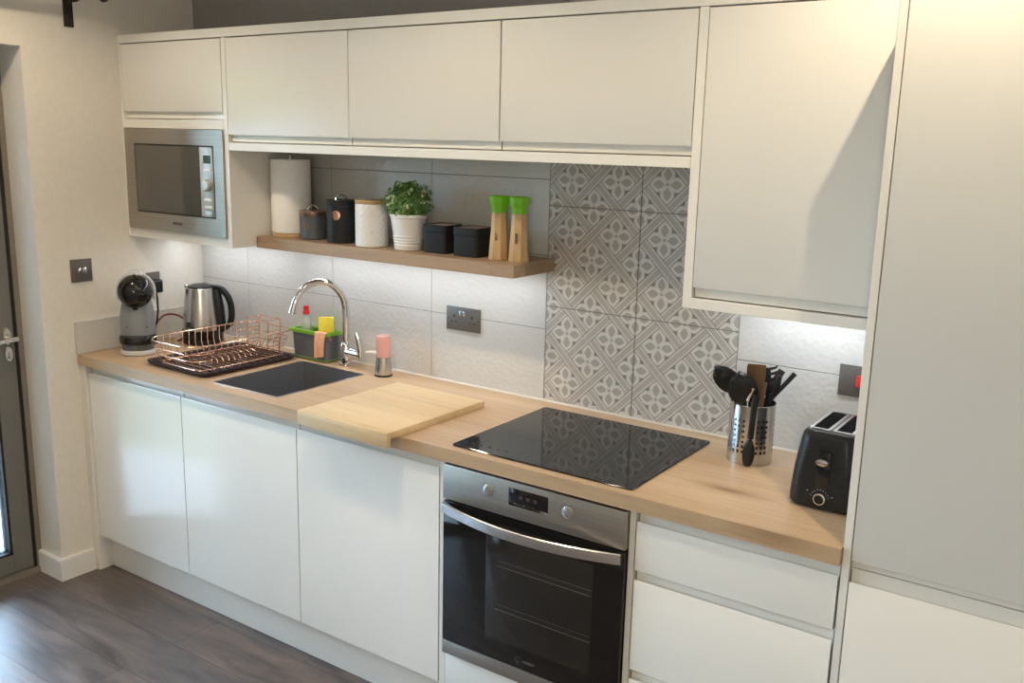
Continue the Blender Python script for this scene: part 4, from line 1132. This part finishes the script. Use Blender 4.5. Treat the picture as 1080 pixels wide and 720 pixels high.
# pasta server with teeth
m1 = MB(); stick(m1, up_(.012, -.030, .010), up_(.022, -.026, .19), .005, .0045)
m2 = MB(); paddle(m2, up_(.021, -.022, .18), up_(.030, -.020, .262), 0, 0, .010, lambda f: .010+.008*math.sin(PI*f))
for k in range(5):
    b_ = up_(.036, -.018, .196+.0155*k); m2.tube([b_, b_ + RV*.018 + Vector((0, 0, .004)), b_ + RV*.024 + Vector((0, 0, .010))], [.0042, .0038, .0022], 8)
utensil('pasta_server', 'black toothed pasta server behind the wooden spatula', 'pasta server', [(m1, 'handle', M['black'], None), (m2, 'toothed_head', M['black'], None)])
# scissors/turner handles leaning right
m1 = MB(); stick(m1, up_(.030, .018, .010), up_(.048, .012, .195), .005, .007); paddle(m1, up_(.045, .012, .18), up_(.068, .012, .246), 0, 0, .008, lambda f: .007+.006*math.sin(PI*min(1, f*1.1)))
o = m1.build('black_tongs', M['black'], loc=tuple(U0)); tag(o, 'black tongs with broad grips leaning right in the utensil pot', 'tongs')
m1 = MB(); stick(m1, up_(.036, -.004, .010), up_(.047, -.010, .178), .004, .005); paddle(m1, up_(.046, -.010, .170), up_(.110, -.012, .248), 0, 0, .007, lambda f: .0055+.0015*f)
o = m1.build('palette_knife', M['black'], loc=tuple(U0)); tag(o, 'slim dark handle leaning furthest right in the utensil pot', 'utensil')
m1 = MB(); stick(m1, up_(.024, -.036, .010), up_(.040, -.030, .20), .005, .005); paddle(m1, up_(.040, -.030, .19), up_(.074, -.032, .252), 0, 0, .006, lambda f: .010)
o = m1.build('potato_masher', M['rubber'], loc=tuple(U0)); tag(o, 'black slotted utensil behind the tongs at the right of the pot', 'utensil')
# black spoon hooked on the outside
m1 = MB(); paddle(m1, up_(-.001, .0665, .080), up_(.005, .0675, .205), 0, 0, .007, lambda f: .0085)
m2 = MB(); paddle(m2, up_(-.004, .0705, .004), up_(-.002, .0700, .072), 0, 0, .010, lambda f: egg(.08+f*.84, .0165)); stick(m2, up_(-.002, .068, .065), up_(-.001, .067, .088), .005, .005)
utensil('hooked_spoon', 'black measuring spoon hung on the outside front of the utensil pot', 'spoon', [(m1, 'handle', M['black'], None), (m2, 'spoon_head', M['black'], None)])

# ------------------------------------------------------------------ toaster (lever end faces the room)
t = thing('toaster', 'black two-slot toaster partly hidden behind the tall cabinet', 'toaster', (2.862, -.285, ZT), rz=.0)
def tl(mb): return mb
m = MB(); TW, TD = .168, .262
def tsec(w_, d_, r_, z_, yo=0): return [(x, y+yo, z_) for x, y, _ in rrect(0, 0, w_, d_, r_, 7)]
m.loft([tsec(TW-.012, TD-.012, .030, .004), tsec(TW, TD, .034, .012), tsec(TW, TD, .034, .030), tsec(TW-.010, TD-.012, .034, .10), tsec(TW-.026, TD-.03, .034, .165), tsec(TW-.034, TD-.038, .033, .182), tsec(TW-.048, TD-.052, .028, .190), tsec(TW-.056, TD-.06, .025, .191)])
body = part(m, 'toaster_body', M['toaster'], t, local=True)
m = MB()
for x in (-.06, .06):
    for y in (-.10, .10): m.lathe([(0, 0.0006), (.010, .0006), (.010, .005), (0, .005)], (x, y, 0), 12)
part(m, 'feet', M['rubber'], t, local=True)
m = MB(); sl_ = MB()
for x in (-.028, .028):
    w2, d2 = .040, .165
    ro = rrect(x, 0, w2+.012, d2+.014, .006, 3); ri = rrect(x, 0, w2-.004, d2, .004, 3)
    m.loft([[(p[0], p[1], .1905) for p in ri], [(p[0], p[1], .1905) for p in ro], [(p[0], p[1], .1945) for p in ro], [(p[0], p[1], .1945) for p in ri], [(p[0], p[1], .1905) for p in ri]], cap0=False, cap1=False)
    sl_.box(x-w2/2+.003, x+w2/2-.003, -d2/2+.001, d2/2-.001, .1908, .1925)  # solid black block in place of a shaded recess
part(m, 'slot_surround', M['steel_light'], t, 'brushed steel frame round the slots', local=True)
part(sl_, 'bread_slot_shade', M['slot_shade'], t, 'flat black blocks painting the shade inside the bread slots', local=True)
m = MB(); m.box(-.016, .016, -.1290, -.120, .050, .150, bev=.003, mt=Matrix.Rotation(0, 4, 'X')); part(m, 'lever_track', M['black_gloss'], t, local=True)
m = MB(); m.tube([(0, -.118, .128), (0, -.140, .128)], .005, 8); m.lathe([(0, 0), (.0150, 0), (.0165, .004), (.0150, .010), (0, .012)], (0, -.138, .128), 24, Matrix.Rotation(PI/2, 4, 'X') @ Matrix.Diagonal((1, .55, 1, 1)))
part(m, 'lever', M['chrome'], t, 'oval chrome push-down lever', local=True)
m = MB(); m.lathe([(.0105, 0), (.0150, 0), (.0150, .007), (.0135, .009), (.0115, .009), (.0105, .007), (.0105, 0)], (-.002, -.1298, .032), 28, Matrix.Rotation(PI/2, 4, 'X')); dl = part(m, 'dial_ring', M['chrome'], t, 'chrome ring round the browning dial', local=True)
m = MB(); m.lathe([(0, 0), (.0103, 0), (.0103, .008), (0, .009)], (-.002, -.1298, .032), 24, Matrix.Rotation(PI/2, 4, 'X')); part(m, 'dial', M['black'], dl, local=True)
m = MB()
for a_ in range(-4, 5):
    an = a_*.33; m.box(-.002+.022*math.sin(an)-.0007, -.002+.022*math.sin(an)+.0007, -.1315, -.1290, .032+.022*math.cos(an)-.0007, .032+.022*math.cos(an)+.0007)
m.box(-.034, -.032, -.1310, -.1290, .046, .048); m.box(.026, .0285, -.1310, -.1290, .040, .0425)
part(m, 'dial_marks', M['print_light'], t, 'tiny pale browning marks', local=True)
